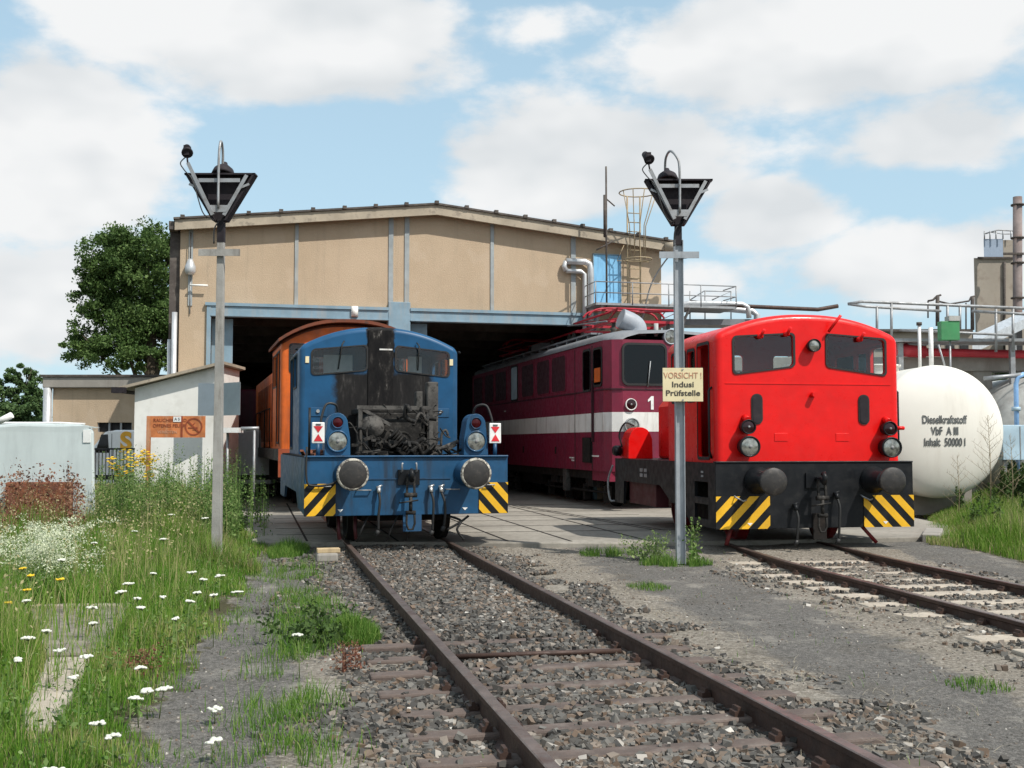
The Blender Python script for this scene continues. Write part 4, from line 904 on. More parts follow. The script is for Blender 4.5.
MB().bx(-.02, .2, CY - .026, CY - .0205, 3.06, 3.085).build('duct_scratches', 'stripe', bl)
# engine: many burnt pieces on the deck
en = MB(); e2 = MB(); random.seed(3)
ENG = bpy.data.objects.new('engine', None); COL.objects.link(ENG); ENG.parent = bl
e_ = MB(); e_.bx(-.42, .48, 1.9, 3.4, 1.29, 1.95); e_.bx(-.5, .56, 2.0, 3.4, 1.95, 2.04); e_.bx(-.35, .4, 1.75, 1.9, 1.4, 1.85); e_.build('engine_block', 'engine', ENG, bevel=.02)
m = MB(); m.bx(-.62, .58, 1.62, 1.68, 1.99, 2.05); m.bx(-.60, -.54, 1.62, 1.68, 1.29, 2.0); m.bx(.50, .56, 1.62, 1.68, 1.29, 2.0); m.bar((-.55, 1.65, 2.0), (-.1, 1.65, 1.75), .05, .05); m.build('engine_mount_frame', 'engine2', ENG)
m = MB(); m.lathe((-.38, 1.55, 1.72), (0, 1, 0), [(0, 0), (.05, 0), (.07, .03), (.16, .05), (.19, .12), (.17, .25), (.1, .3), (0, .3)], 20); m.build('generator', 'engine2', ENG)
m = MB()
for i in range(9): m.lathe((.02 + .03 * i - .12, 1.5, 1.62 - .033 * i), (.75, 0, -.66), [(.02, 0), (.115, .003), (.12, .015), (.115, .027), (.02, .03)], 18)
m.build('air_filter', 'engine', ENG)
m = MB(); m.lathe((.1, 1.7, 1.5), (0, 1, 0), [(0, 0), (.04, 0), (.05, .02), (.13, .02), (.15, 0), (.16, .04), (0, .08)], 22); m.lathe((-.2, 1.72, 1.42), (0, 1, 0), [(0, 0), (.1, 0), (.11, .05), (0, .06)], 20); m.build('belt_pulley', 'engine', ENG)
m = MB(); m.bx(.52, .74, 1.9, 2.2, 1.29, 1.45); m.bx(.54, .72, 2.0, 2.25, 1.45, 2.45); m.bx(.38, .5, 2.1, 2.3, 1.9, 2.3); m.build('burnt_cabinet', 'engine2', ENG, bevel=.02)
m = MB()
for i in range(26):
    x = random.uniform(-.65, .75); y = random.uniform(1.0, 2.0); z = random.uniform(1.32, 1.95); p = [(x, y, z)]
    for j in range(3): p.append((p[-1][0] + random.uniform(-.22, .22), p[-1][1] + random.uniform(-.15, .15), max(1.31, p[-1][2] + random.uniform(-.2, .2))))
    m.tube(bez(p, 4), random.choice([.01, .016, .024, .034]), 7)
m.build('pipework', 'engine', ENG, weld=False)
m = MB()
for i in range(60):
    x = random.uniform(-.68, .95); y = random.uniform(.8, 1.7); z = 1.30 + random.random() ** 2 * .22; a_ = random.uniform(0, 3.1); L_ = random.uniform(.05, .22)
    m.bar((x, y, z), (x + L_ * math.cos(a_), y + L_ * math.sin(a_) * .6, z + random.uniform(-.03, .09)), random.uniform(.015, .07), random.uniform(.01, .05))
m.build('burnt_debris', 'engine', ENG, weld=False)['kind'] = 'stuff'
m = MB(); m.cyl((.5, 1.1, 1.36), (.86, 1.15, 1.5), .03, n=8); m.bar((.45, 1.3, 1.33), (.2, 1.2, 1.31), .07, .03); m.tube(bez([(.62, 1.3, 1.35), (.62, 1.25, 1.6), (.68, 1.25, 1.67), (.72, 1.25, 1.6)]), .02, 7); m.bar((-.6, 1.0, 1.31), (-.35, 1.1, 1.36), .06, .04); m.each('bare_metal_scrap', 'engine2', ENG)
m = MB()
for i in range(16):
    x = random.uniform(-1.4, -1.2); m.bar((x, random.uniform(.8, 2), 1.3), (x + random.uniform(-.1, .2), random.uniform(.9, 2), 1.36), .05, .03)
m.build('deck_litter', 'rust', ENG, weld=False)['kind'] = 'stuff'

# ================================================================ RED LOCOMOTIVE
rd = thing('red_locomotive', (4.56, 15.58, -.05), R(10.3), 'bright red shunting locomotive with black frame standing on the right-hand track', 'locomotive')
rd.scale = (1.035, 1, 1)
BW = 1.495
m = MB(); m.bx(-BW, BW, .60, .66, .285, 1.235); m.bx(-BW, BW, .585, .70, 1.235, 1.26); rb = m.build('buffer_beam', 'black', rd, bevel=.008)
for x in (-1.0, 1.05): MB().xz([(x, .33), (x + .04, .37), (x - .04, .37)], .580, .583).build('beam_mark', 'white', rb)
for s_ in (-1, 1):
    x0, x1 = sorted((s_ * 1.44, s_ * 1.49)); m = MB()
    m.yz([(.66, .29), (.66, 1.235), (5.95, 1.235), (5.95, .40), (5.4, .40), (5.35, .82), (3.2, .82), (2.6, .56), (2.0, .56), (1.72, .29)], x0, x1, [[(.92, .40), (1.5, .40), (1.5, .62), (.92, .62)], [(.92, .72), (1.5, .72), (1.5, .95), (.92, .95)]]); MB().bx(*sorted((s_ * 1.1, s_ * 1.14)), .7, 3.4, .3, 1.2).build('added_dark_backing', 'under', rd); sf = m.build('side_frame', 'black', rd)  # dark plate added behind the step holes so they look shaded
    m = MB(); m.bx(s_ * 1.47 - .02 * s_, s_ * 1.2, .95, 1.47, .66, .69) if s_ < 0 else m.bx(1.2, 1.45, .95, 1.47, .66, .69); m.bx(min(s_ * 1.47, s_ * 1.2), max(s_ * 1.47, s_ * 1.2), .95, 1.47, .30, .33); m.build('step', 'black', rd)
    MB().bx(*sorted((s_ * 1.18, s_ * 1.4)), 3.7, 5.3, .42, 1.0).build('battery_box', 'darkred', rd, bevel=.01)
    MB().tube(bez([(s_ * 1.52, 6.0, 1.1), (s_ * 1.6, 6.05, .8), (s_ * 1.58, 6.0, .45), (s_ * 1.5, 5.95, .42)]), .018, 6).build('end_handrail', 'steel', rd)
    for yy, zz in ((3.9, 1.02), (4.15, 1.02), (3.9, .93), (4.15, .93), (1.1, 1.02), (1.1, 1.08)):
        MB().bx(*sorted((s_ * 1.493, s_ * 1.497)), yy, yy + .17 if yy > 2 else yy + .1, zz, zz + .06 if yy > 2 else zz + .03).build('data_plate', 'steel', sf)
MB().bx(-1.44, 1.44, .70, 5.95, 1.20, 1.234).build('deck', 'black', rd)
MB().bx(-.62, .62, .9, 5.9, .33, 1.15).build('frame_core', 'darkred', rd)
hazard(rd, -BW, -.70, .285, .755, .6, .95, .14, .05); hazard(rd, .72, BW, .285, .755, .6, -.95, .14, .02)
for s_ in (-1, 1): buffer_(rd, s_ * .875, .985, .195, False)
coupling(rd, .0, .6, .98)
MB().bx(-.06, .14, .57, .6, .12, .5).build('coupling_bracket', 'under', rd)
hose(rd, .28, .6, .78, .45, .05, 'black'); hose(rd, -.34, .6, .62, .3, 0, 'black')
for y in (1.9, 4.4): wheelset(rd, y, .45)
for x in (-1.02, .98): MB().tube([(x - .1, 1.1, .5), (x - .12, .95, .28), (x - (.22 if x < 0 else -.08), .88, .03)], .03, 6).build('guard_iron', 'red2', rd)
for s_ in (-1, 1): MB().tube([(s_ * .95 + .25 * s_ * 0 - .27, .6, .76), (s_ * .95 - .27, .53, .74), (s_ * .95 - .17, .53, .69), (s_ * .95 - .1, .58, .7)], .012, 6).build('shunter_handle', 'steel', rd)
RE, RA, RWD = 3.12, 3.45, 2.82; fn2 = arch(RWD, RE, RA, 2.3)
wl = rrect(-1.13, -.24, 2.55, 3.08, .06, sh=.06); wl = [(x, z + (.06 * (x + 1.13) / .89 if z < 2.75 else 0)) for x, z in wl]; wr = [(-x + .05, z) for x, z in wl][::-1]
rl = rrect(-.66, -.12, 2.46, 3.0, .06); rr_ = rrect(.40, .95, 2.46, 3.0, .06)
fr = cab(rd, .78, 3.05, RWD, fn2, .10, 1.235, 'red', 'red', 'red', [wl, wr], [rl, rr_], [rrect(1.05, 1.55, 1.32, 3.0, .05), rrect(1.68, 2.0, 2.2, 2.95, .05), rrect(2.1, 2.75, 2.2, 2.95, .05)])
for x in (-.80, .84): 
    MB().xz(rrect(x - .085, x + .085, 1.80, 2.25, .08), .765, .781).build('oval_vent', 'rubber', fr); MB().xz(rrect(x - .065, x + .065, 1.82, 2.23, .06), .758, .7655).build('vent_cover', 'board', fr)
for x, zs in ((-.985, (1.76, 1.475)), (1.17, (1.74, 1.46))):
    lamp(fr, x, zs[0], .105, .62, .16, 'red', 'lens_dark', 'black', 'marker_light'); lamp(fr, x, zs[1], .150, .58, .2, 'red', 'lens', 'black')
    MB().cyl((x, .66, zs[0] + .10), (x, .78, zs[0] + .14), .05, n=10).build('lamp_bracket', 'red', fr)
MB().bx(-1.27, 1.27, .772, .7795, 2.395, 2.402).build('panel_seam', 'red', fr)
for x in (-.44, .5): MB().bx(x - .1, x + .1, .773, .7795, 1.55, 1.67).build('number_plate_base', 'red', fr, bevel=.003)
lamp(fr, .04, 2.97, .095, .66, .12, 'red', 'lens', 'black', 'centre_light')
for x, zz in ((-.75, 3.12), (-.35, 3.16), (.78, 3.10)):
    MB().tube([(x, .74, zz - .04), (x + .03, .66, zz + .07)], .022, 7).build('wiper_motor', 'red', fr); MB().lathe((x, .72, zz - .02), (0, -1, 0), [(.04, -.06), (.04, 0), (0, .01)], 12).build('wiper_boss', 'red', fr)
MB().tube([(.28, .72, 3.18), (.42, .60, 3.42)], .022, 7).build('grab_iron', 'red', fr)
MB().cyl((.05, .77, 2.24), (.05, .68, 2.24), .04, n=12).build('valve_knob', 'red', fr)
for s_ in (1, -1): MB().tube([(s_ * 1.42, .95, 1.3), (s_ * 1.46, .93, 1.4), (s_ * 1.46, .93, 2.3), (s_ * 1.41, .95, 2.35)], .018, 6).build('handrail', 'black', fr)
MB().tube([(1.37, .8, 1.75), (1.48, .8, 1.75)], .03, 7).build('lamp_bracket', 'red', fr)
MB().bx(-1.40, -1.33, 1.02, 1.06, 1.28, 2.2).build('door_edge', 'rubber', fr)
MB().bx(-1.1, .2, 1.7, 1.8, 1.25, 2.3).build('cab_cabinet', 'interior', rd); MB().bx(-.4, 1.2, 2.6, 2.9, 1.25, 2.4).build('control_desk', 'interior', rd)
m = MB(); m.xz([(-.80, 1.235), (.80, 1.235), (.80, 2.2), (.65, 2.40), (-.65, 2.40), (-.80, 2.2)], 3.05, 5.5); m.build('engine_hood', 'red', rd, bevel=.05)
m = MB()
pts_ = [(-1.42, 1.235), (-.96, 1.235), (-.97, 1.6)] + [(-1.19 + .2 * math.cos(R(a_)), 1.62 + .2 * math.sin(R(a_))) for a_ in range(15, 170, 15)] + [(-1.41, 1.6)]
m.xz(pts_, 5.3, 5.75); m.build('rear_lamp_housing', 'red', rd, bevel=.03)
m = MB(); m.lathe((-1.48, 5.75, 1.38), (-1, 0, 0), [(0, .1), (.08, .1), (.1, .06), (.1, -.04), (0, -.04)], 16); m.build('rear_lamp', 'black', rd)
MB().tube(bez([(-1.45, 5.6, 1.45), (-1.5, 5.6, 1.7), (-1.42, 5.5, 1.9), (-1.25, 5.5, 1.85)]), .016, 6).build('lamp_cable', 'rubber', rd)
MB().bx(-1.4, -1.05, 5.76, 5.94, 1.26, 1.42).build('tool_box', 'red', rd)

# ================================================================ MAROON ELECTRIC LOCOMOTIVE
el = thing('electric_locomotive', (2.13, 24.30, 0), R(14.4), 'maroon electric locomotive with a white stripe and red pantographs, half inside the shed', 'locomotive')
EW, LEN = 2.95, 14.4
def plan(x0, x1, y0, y1, c=.34): return [(x0, y0 + c), (x0 + c * .35, y0 + c * .3), (x0 + c, y0), (x1 - c, y0), (x1 - c * .35, y0 + c * .3), (x1, y0 + c), (x1, y1 - c), (x1 - c, y1), (x0 + c, y1), (x0, y1 - c)]
def side_panels(s_):
    pass
wins_side = [(1.22, 1.74, 2.72, 3.62), (.42, .98, 2.80, 3.60), (7.9, 8.6, 2.75, 3.7)]
m = MB(); body = plan(0, EW, 0, LEN)
m.xy(body, .84, 3.78); eb = m.build('body', 'maroon', el)
m = MB(); m.xy(plan(-.004, EW + .004, -.004, LEN + .004), 1.73, 2.16); m.build('stripe', 'stripe', eb)
m = MB(); m.xy(plan(-.02, EW + .02, -.02, LEN + .02), 2.66, 2.69); m.build('waist_trim', 'maroon2', eb)
m = MB(); m.bx(.06, EW - .06, .12, 1.3, .62, .84); m.build('front_skirt', 'maroon', eb)
for (a_, b_) in ((3.14, 4.37), (4.55, 5.8), (6.1, 7.4), (9.2, 10.6), (10.85, 12.1), (12.4, 13.8)):
    lp = rrect(a_, b_, 2.78, 3.66, .12); mm = MB(); mm.yz(lp, -.012, .01); pn_ = mm.build('louvre_panel', 'maroon2', eb); mm = MB(); ring(mm, lp, .02, -.022, -.004, 'x'); mm.build('panel_frame', 'maroon', pn_)
for (a_, b_, z0, z1) in wins_side:
    lp = rrect(a_, b_, z0, z1, .08); mm = MB(); ring(mm, lp, .035, -.024, .01, 'x'); w_ = mm.build('window_frame', 'rubber', eb); MB().yz(lp, -.014, .01).build('window_pane', 'glassd' if a_ < 7 else 'lblue', w_)
MB().bx(-.018, -.012, .5, .92, 2.86, 3.18).build('orange_reflection', 'orange', eb)  # orange reflection in the cab window, put on as a coloured panel
for yy in (1.12, 2.42): MB().bx(-.008, .004, yy - .018, yy + .018, .86, 3.72).build('door_gap', 'rubber', eb)
MB().bx(-.06, -.0, .98, 1.02, 1.5, 2.9).build('handrail', 'maroon2', eb); MB().bx(-.05, .0, 1.16, 1.72, 1.02, 1.6).build('door_step', 'under', eb)
for yy in (4.0, 7.2): MB().bx(-.014, -.004, yy, yy + .1, 1.2, 1.38).build('side_cap', 'under', eb)
for yy, w_, zz in ((.65, .5, 1.16), (2.5, .35, 1.1), (2.5, .2, 1.04), (9.3, .2, 2.42)): MB().bx(-.008, -.001, yy, yy + w_, zz, zz + .035).build('data_marks', 'stripe', eb)
for i in range(7): MB().bx(-.016, -.001, 9.5, 9.6, 1.15 + i * .07, 1.19 + i * .07).build('ladder_mark', 'maroon2', eb) if i < 5 else None
# front: two windscreens, lamps
for x0 in (.36, 1.62):
    lp = rrect(x0, x0 + .98, 2.80, 3.66, .12); mm = MB(); ring(mm, lp, .04, -.035, .01); w_ = mm.build('window_frame', 'rubber', eb); MB().xz(lp, -.02, .01).build('windscreen', 'glassd', w_); MB().tube([(x0 + .55, -.06, 2.72), (x0 + .62, -.05, 3.3)], .012, 6).build('wiper', 'steel', w_)
for x in (.52, EW - .52):
    lamp(eb, x, 2.33, .13, -.05, .08, '', 'lens_dark', 'stripe', 'marker_light'); lamp(eb, x, 1.86, .17, -.1, .12, '', 'lens', 'steel')
MB().xz([(1.00, 2.22), (1.065, 2.22), (1.065, 2.52), (1.01, 2.52), (.93, 2.44), (.93, 2.39), (1.00, 2.43)], -.012, -.006).build('lettering', 'white', eb)
m = MB(); m.bx(.1, EW - .1, .3, .9, .0 + .75, 1.3); m.build('buffer_beam', 'under', el)
for s_ in (.6, 2.35): m = MB(); m.lathe((s_, -.62, 1.05), (0, 1, 0), [(0, 0), (.2, .02), (.22, .05), (.1, .1), (.1, .5), (.16, .6)], 20); m.build('buffer', 'buffer', el)
# roof
m = MB(); prof = [(0 - .03, 3.78), (-.02, 3.86), (.12, 3.96), (.5, 4.04), (EW / 2, 4.08), (EW - .5, 4.04), (EW - .12, 3.96), (EW + .02, 3.86), (EW + .03, 3.78)]
rings = []
for yy, k_, dz in ((.04, .75, -.12), (.12, .9, -.05), (.5, .985, -.01), (1.2, 1, 0), (LEN - .8, 1, 0), (LEN - .1, .9, -.1)):
    rings.append([(EW / 2 + (x - EW / 2) * k_, yy, max(3.78, z + dz)) for x, z in prof])
vs = [p for r_ in rings for p in r_]; n = 9; m.add(vs, [(i * n + j, i * n + j + 1, (i + 1) * n + j + 1, (i + 1) * n + j) for i in range(len(rings) - 1) for j in range(n - 1)], True); m.build('roof', 'roof_grey', el)
m = MB(); m.bx(.2, .5, 1.8, LEN - .9, 4.06, 4.10)
for i in range(14): m.bx(.22, .48, 2.1 + i * .85, 2.16 + i * .85, 3.95, 4.06)
m.build('roof_walkway', 'roof_grey', el)
m = MB(); m.tube([(.52, .95, 3.9), (.52, .95, 4.16), (.55, .95, 4.27), (.70, .95, 4.33)] , [.2, .2, .2, .18], 16); m.tube([(.5, .85, 4.02), (.55, .85, 4.3), (1.0, .85, 4.22), (1.1, .85, 4.0)], [.02] * 4, 6)
m = MB(); m.tube(bez([(1.02, .9, 3.95), (1.02, .9, 4.14), (.9, .9, 4.25), (.62, .9, 4.36)]), [.26] * 10 + [.25] * 6 if False else .23, 18); m.build('roof_cowl', 'duct_grey', el)
lamp(el, EW / 2 + .02, 3.86, .17, -.02, .25, '', 'lens', 'duct_grey', 'roof_light')
MB().cyl((1.3, .4, 3.9), (1.3, .4, 4.2), .05, n=10).build('roof_insulator', 'pale_grey', el)
def pantograph(y0, rot):
    t_ = bpy.data.objects.new('pantograph', None); COL.objects.link(t_); t_.parent = el; t_.location = (EW / 2, y0, 4.1)
    m = MB()
    for x in (-.75, .75):
        m.bar((x, -1.3, .28), (x, 1.3, .28), .06, .07)
    for y in (-1.3, 0, 1.3): m.bar((-.85, y, .28), (.85, y, .28), .06, .06)
    m.build('base_frame', 'pred', t_)
    m = MB()
    for x in (-.7, .7):
        for y in (-1.2, 1.2): m.lathe((x, y, -.1), (0, 0, 1), [(.05, 0), (.09, .04), (.05, .08), (.09, .12), (.05, .16), (.09, .2), (.05, .24), (.04, .36)], 12)
    m.each('insulator', 'engine2', t_)
    m = MB()
    for s_ in (-1, 1):
        m.tube([(-.6, s_ * .4, .34), (-.8, s_ * 1.75, .52), (-.35, 0, .66)], .028, 6); m.tube([(.6, s_ * .4, .34), (.8, s_ * 1.75, .52), (.35, 0, .66)], .028, 6); m.tube([(-.8, s_ * 1.75, .52), (.8, s_ * 1.75, .52)], .024, 6); m.tube([(-.8, s_ * 1.75, .52), (.5, s_ * .3, .62)], .016, 5); m.tube([(-.5, -.3 * s_, .36), (.4, .3, .64)], .02, 5)
    m.build('arm', 'pred', t_)
    m = MB()
    for s_ in (-1, 1): m.tube(bez([(-1.0, s_ * .22, .52), (-.85, s_ * .22, .66), (-.5, s_ * .22, .72), (.5, s_ * .22, .72), (.85, s_ * .22, .66), (1.0, s_ * .22, .52)]), .026, 6)
    m.tube([(-.5, -.22, .72), (-.5, .22, .72)], .02, 5); m.tube([(.5, -.22, .72), (.5, .22, .72)], .02, 5); m.build('collector_head', 'pred', t_)
pantograph(3.0, 0); pantograph(11.4, 0)
m = MB(); m.tube([(EW / 2, 4.4, 4.5), (EW / 2, 9.9, 4.5)], .025, 6); m.tube([(.5, 1.5, 4.35), (.5, 4.6, 4.55)], .02, 6)
m.bx(.9, 2.0, 5.4, 6.8, 4.05, 4.3); m.bx(.5, .9, 7.2, 8.2, 4.05, 4.35); m.build('roof_equipment', 'roof_grey', el)
m = MB()
for y in (5.0, 5.4, 7.0, 8.6, 9.4): m.lathe((.8, y, 4.02), (0, 0, 1), [(.04, 0), (.08, .05), (.04, .1), (.08, .15), (.04, .2), (.08, .25), (.03, .42)], 10)
m.each('roof_insulator', 'engine2', el)
m = MB(); m.tube([(.8, 4.6, 4.44), (.8, 9.6, 4.44)], .03, 6); m.tube([(.8, 5, 4.44), (1.6, 6, 4.6)], .02, 6); m.build('busbar', 'pred', el)
# running gear
for y0 in (1.1, 9.2):
    b_ = bpy.data.objects.new('bogie', None); COL.objects.link(b_); b_.parent = el; b_.location = (EW / 2, y0, 0)
    for y in (.5, 3.4):
        for s_ in (-1, 1):
            m = MB(); m.lathe((s_ * .74, y, .62), (s_, 0, 0), [(0, .05), (.12, .08), (.13, .02), (.45, .0), (.53, .01), (.54, .06), (.62, .055), (.62, -.04), (.65, -.06), (.5, -.07), (0, -.07)], 28); m.build('wheel', 'under', b_)
    for s_ in (-1, 1):
        m = MB(); m.yz([(-.5, .75), (4.4, .75), (4.4, .95), (2.9, 1.0), (2.6, .62), (1.3, .62), (1.0, 1.0), (-.5, .95)], s_ * 1.12, s_ * 1.22)
        for y in (.5, 3.4):
            m.bx(*sorted((s_ * 1.2, s_ * 1.36)), y - .18, y + .18, .46, .80)
            for q in (-.4, .4): m.lathe((s_ * 1.26, y + q, .45), (0, 0, 1), [(.02, 0), (.1, 0), (.1, .05), (.075, .08), (.1, .12), (.075, .16), (.1, .2), (.075, .24), (.1, .3), (.02, .3)], 12)
        for y in (-.3, 1.2, 2.7, 4.2): m.bx(*sorted((s_ * 1.15, s_ * 1.3)), y - .07, y + .07, .12, .5)
        m.tube([(s_ * 1.3, -.6, .35), (s_ * 1.3, 4.5, .35)], .03, 6); m.build('bogie_frame', 'under', b_)
m = MB(); m.bx(.3, 2.6, 6.3, 8.4, .35, .84); m.build('transformer_tank', 'under', el)
MB().bx(.02, .12, 3.2, 3.5, .3, .84).build('sand_pipe', 'engine2', el)
MB().bx(.1, EW - .1, 1.3, LEN - .5, .84 - .2, .84 - .01).build('underframe', 'under', el)

# ================================================================ ORANGE LOCOMOTIVE
og = thing('orange_locomotive', (-3.40, 23.4, 0), R(16.5), 'orange diesel locomotive mostly hidden behind the blue one, coming out of the shed', 'locomotive')
f3 = arch(3.05, 3.70, 4.16, 2.4)
wl = rrect(-1.25, -.35, 3.0, 3.6, .06); wr = [(-x, z) for x, z in wl][::-1]
cab(og, .62, 3.1, 2.9, arch(2.9, 3.66, 4.09, 2.4), .08, 1.35, 'orange', 'orange', 'orange_roof', [wl, wr], [wl, wr], [rrect(1.0, 1.5, 1.5, 3.45, .05), rrect(1.7, 2.7, 2.75, 3.45, .05)])
m = MB(); p_ = [(x, f3(x)) for x in np.linspace(1.52, -1.52, 21)]; m.xz(p_ + [(x, z - .07) for x, z in p_[::-1]], .38, 3.35); m.build('roof_overhang', 'orange_roof', og)
m = MB(); m.xz([(-1.42, 1.35), (1.42, 1.35), (1.42, 3.15), (1.2, 3.3), (-1.2, 3.3), (-1.42, 3.15)], 3.1, 9.8); hd = m.build('engine_hood', 'orange', og, bevel=.03)
for i in range(7): MB().bx(-1.428, -1.42, 3.4 + i * .9, 4.1 + i * .9, 1.6, 2.8).build('hood_door', 'orange', hd, bevel=.004)
m = MB()
for i in range(12): m.bx(-1.44, -1.428, 3.35 + i * .45, 3.38 + i * .45, 1.5, 2.9)
m.build('hood_louvres', 'under', hd)
for yy in (.8, 1.65, 2.8): MB().bx(-1.46, -1.45, yy, yy + .05, 1.4, 3.5).build('side_seam', 'under', og)
MB().bx(-1.5, 1.5, .45, 10.4, 1.1, 1.35).build('running_plate', 'engine2', og); MB().bx(-1.2, 1.2, .6, 10.2, .55, 1.1).build('frame', 'under', og)
for y in (1.9, 4.3, 6.7, 9.0): wheelset(og, y, .55, 'under', .76)
MB().bx(-1.5, 1.5, .4, .46, .75, 1.35).build('buffer_beam', 'dullred', og)
for s_ in (-1, 1): buffer_(og, s_ * .875, 1.05, .2, False, .42)
m = MB()
for y in (3.4, 5.2, 7.0, 8.8): m.cyl((-1.47, y, 1.35), (-1.47, y, 2.3), .016, n=6)
m.cyl((-1.47, 3.4, 2.3), (-1.47, 8.8, 2.3), .016, n=6); m.build('handrail', 'under', og)
# maroon waggon end inside the shed
vg = thing('shunted_wagon', (-8.0, 37.5, 0), R(13.5), 'dark maroon wagon end standing deep in the left shed bay', 'wagon')
MB().bx(-1.4, 1.4, 0, 8, .9, 3.3).build('body', 'maroon', vg, bevel=.05); MB().bx(-1.2, 1.2, .2, 7.8, .4, .9).build('frame', 'under', vg)
MB().xz([(.1, 2.7), (.7, 2.7), (.5, 2.3)], -.012, -.002).build('white_mark', 'stripe', vg)

# ================================================================ SHED
SO = (-2.0, 28.20, 0); ST = R(13.5)
sh = thing('engine_shed', SO, ST, 'large ochre engine shed with shallow gable and two open blue-framed loco doors', 'building')
gz = lambda u: 7.42 - abs(u) * .107       # underside of roof along the gable
UL, UR = -6.3, 6.22; DL, DR, DM0, DM1, DZ = -5.55, 4.25, -1.19, -.63, 4.62
m = MB(); outer = [(UL, -.05), (DL, -.05), (DL, DZ + .2), (DR, DZ + .2), (DR, -.05), (UR, -.05), (UR, gz(UR)), (0, gz(0)), (UL, gz(UL))]
m.xz(outer, 0, .35); wl_ = m.build('front_wall', 'wall', sh)
m = MB()
for u, w_ in ((-6.05, .10), (-3.5, .09), (-1.13, .12), (-.72, .12), (1.52, .09), (3.73, .13)):
    m.bx(u - w_ / 2, u + w_ / 2, -.028, .0, DZ + .21, gz(u) - .05)
m.each('wall_strip', 'strip', sh)
m = MB(); m.bx(DL - .02, DM0 - .003, -.06, .2, DZ - .03, DZ + .22); m.bx(DL - .14, DM0, -.1, -.03, DZ + .225, DZ + .30); m.bx(DM1 + .003, DR + .12, -.06, .2, DZ - .03, DZ + .22); m.bx(DM1, DR + .14, -.1, -.03, DZ + .225, DZ + .30); m.bx(DL, DM0, -.09, -.05, DZ - .03, DZ + .0); m.bx(DM1, DR, -.09, -.05, DZ - .03, DZ)
m.each('door_lintel', 'beam_blue', sh)
m = MB(); m.bx(DM0, DM1, -.07, .3, -.05, DZ + .45); m.build('centre_pillar', 'beam_blue', sh, bevel=.01)
MB().bx(DM0 + .18, DM1 - .18, -.085, -.07, 4.1, 4.3).build('pillar_rust_patch', 'fascia', sh)
m = MB(); m.bx(DL - .1, DL + .0, -.07, .3, -.05, DZ + .22); m.bx(DR - .0, DR + .1, -.07, .3, -.05, DZ + .22); m.each('door_jamb', 'beam_blue', sh)
m = MB(); m.bx(DL + .01, DL + .52, .36, .44, .02, DZ - .05); m.build('folded_door', 'beam_blue', sh); MB().bx(DM1 + .01, DM1 + .5, .36, .5, .02, DZ - .05).build('folded_door', 'beam_blue', sh)
MB().cyl((-2.05, -.08, DZ + .04), (-2.05, -.08, DZ + .3), .09, n=12).build('lintel_cap', 'whitewall', sh)
# side walls, back, ceiling
LS = 30
m = MB(); hl_ = [[(y0_, 3.1), (y0_ + 2.4, 3.1), (y0_ + 2.4, 5.0), (y0_, 5.0)] for y0_ in (1.5, 4.6, 7.7, 10.8, 13.9, 17.0)]; m.yz([(.352, -.05), (LS, -.05), (LS, gz(UL) - .02), (.352, gz(UL) - .02)], UL, UL + .3, hl_); m.bx(UR - .3, UR, .352, LS, -.05, gz(UR) - .02); m.bx(UL, UR, LS, LS + .3, -.05, 6.7); m.each('side_wall', 'wall', sh)  # left wall openings added out of view to let skylight onto the electric locomotive
for h_ in hl_:
    m = MB(); y0_ = h_[0][0]
    for k_ in range(1, 4): m.bx(UL + .12, UL + .16, y0_ + k_ * .6 - .02, y0_ + k_ * .6 + .02, 3.1, 5.0)
    m.bx(UL + .121, UL + .159, y0_, y0_ + 2.4, 4.03, 4.07); m.build('added_window_grid', 'steel', sh)  # bars of the added openings
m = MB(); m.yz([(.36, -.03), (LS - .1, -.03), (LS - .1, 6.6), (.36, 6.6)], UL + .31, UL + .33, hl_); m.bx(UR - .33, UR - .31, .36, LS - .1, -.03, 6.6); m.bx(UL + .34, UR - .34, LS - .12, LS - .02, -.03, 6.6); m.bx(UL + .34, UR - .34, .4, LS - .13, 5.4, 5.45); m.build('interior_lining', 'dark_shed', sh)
m = MB()
for i in range(9): m.bx(UL + .35, UR - .35, 2 + i * 3, 2.2 + i * 3, 4.9, 5.39)
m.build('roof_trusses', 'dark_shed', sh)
# roof
m = MB(); RL = 6.42
m.prism([(-RL, gz(RL)), (0, gz(0)), (RL, gz(RL)), (RL, gz(RL) + .12), (0, gz(0) + .12), (-RL, gz(RL) + .12)], lambda a_, b_: (a_, -.22, b_), lambda a_, b_: (a_, LS + .4, b_)); rf = m.build('roof', 'gutter', sh)
m = MB(); m.prism([(-RL, gz(RL) - .10), (0, gz(0) - .10), (RL, gz(RL) - .10), (RL, gz(RL) + .15), (0, gz(0) + .15), (-RL, gz(RL) + .15)], lambda a_, b_: (a_, -.30, b_), lambda a_, b_: (a_, -.223, b_)); m.build('verge_fascia', 'fascia', rf)
m = MB(); m.prism([(-RL - .03, gz(RL) + .153), (0, gz(0) + .153), (RL + .03, gz(RL) + .153), (RL + .03, gz(RL) + .20), (0, gz(0) + .20), (-RL - .03, gz(RL) + .20)], lambda a_, b_: (a_, -.35, b_), lambda a_, b_: (a_, .2, b_))
for i in range(-8, 9): u = i * .78; m.bx(u - .05, u + .05, -.37, -.25, gz(u) + .17, gz(u) + .25)
m.build('verge_capping', 'gutter', rf)
m = MB()
for s_ in (-1, 1): m.bx(*sorted((s_ * 6.36, s_ * 6.56)), -.25, LS + .4, gz(RL) - .08, gz(RL) + .12)
m.build('gutter', 'gutter', rf)
MB().cyl((UR + .32, -.5, gz(UR) - .02), (UR + .02, -.3, gz(UR) - .02), .13, n=14).build('gutter_end', 'fascia', rf)
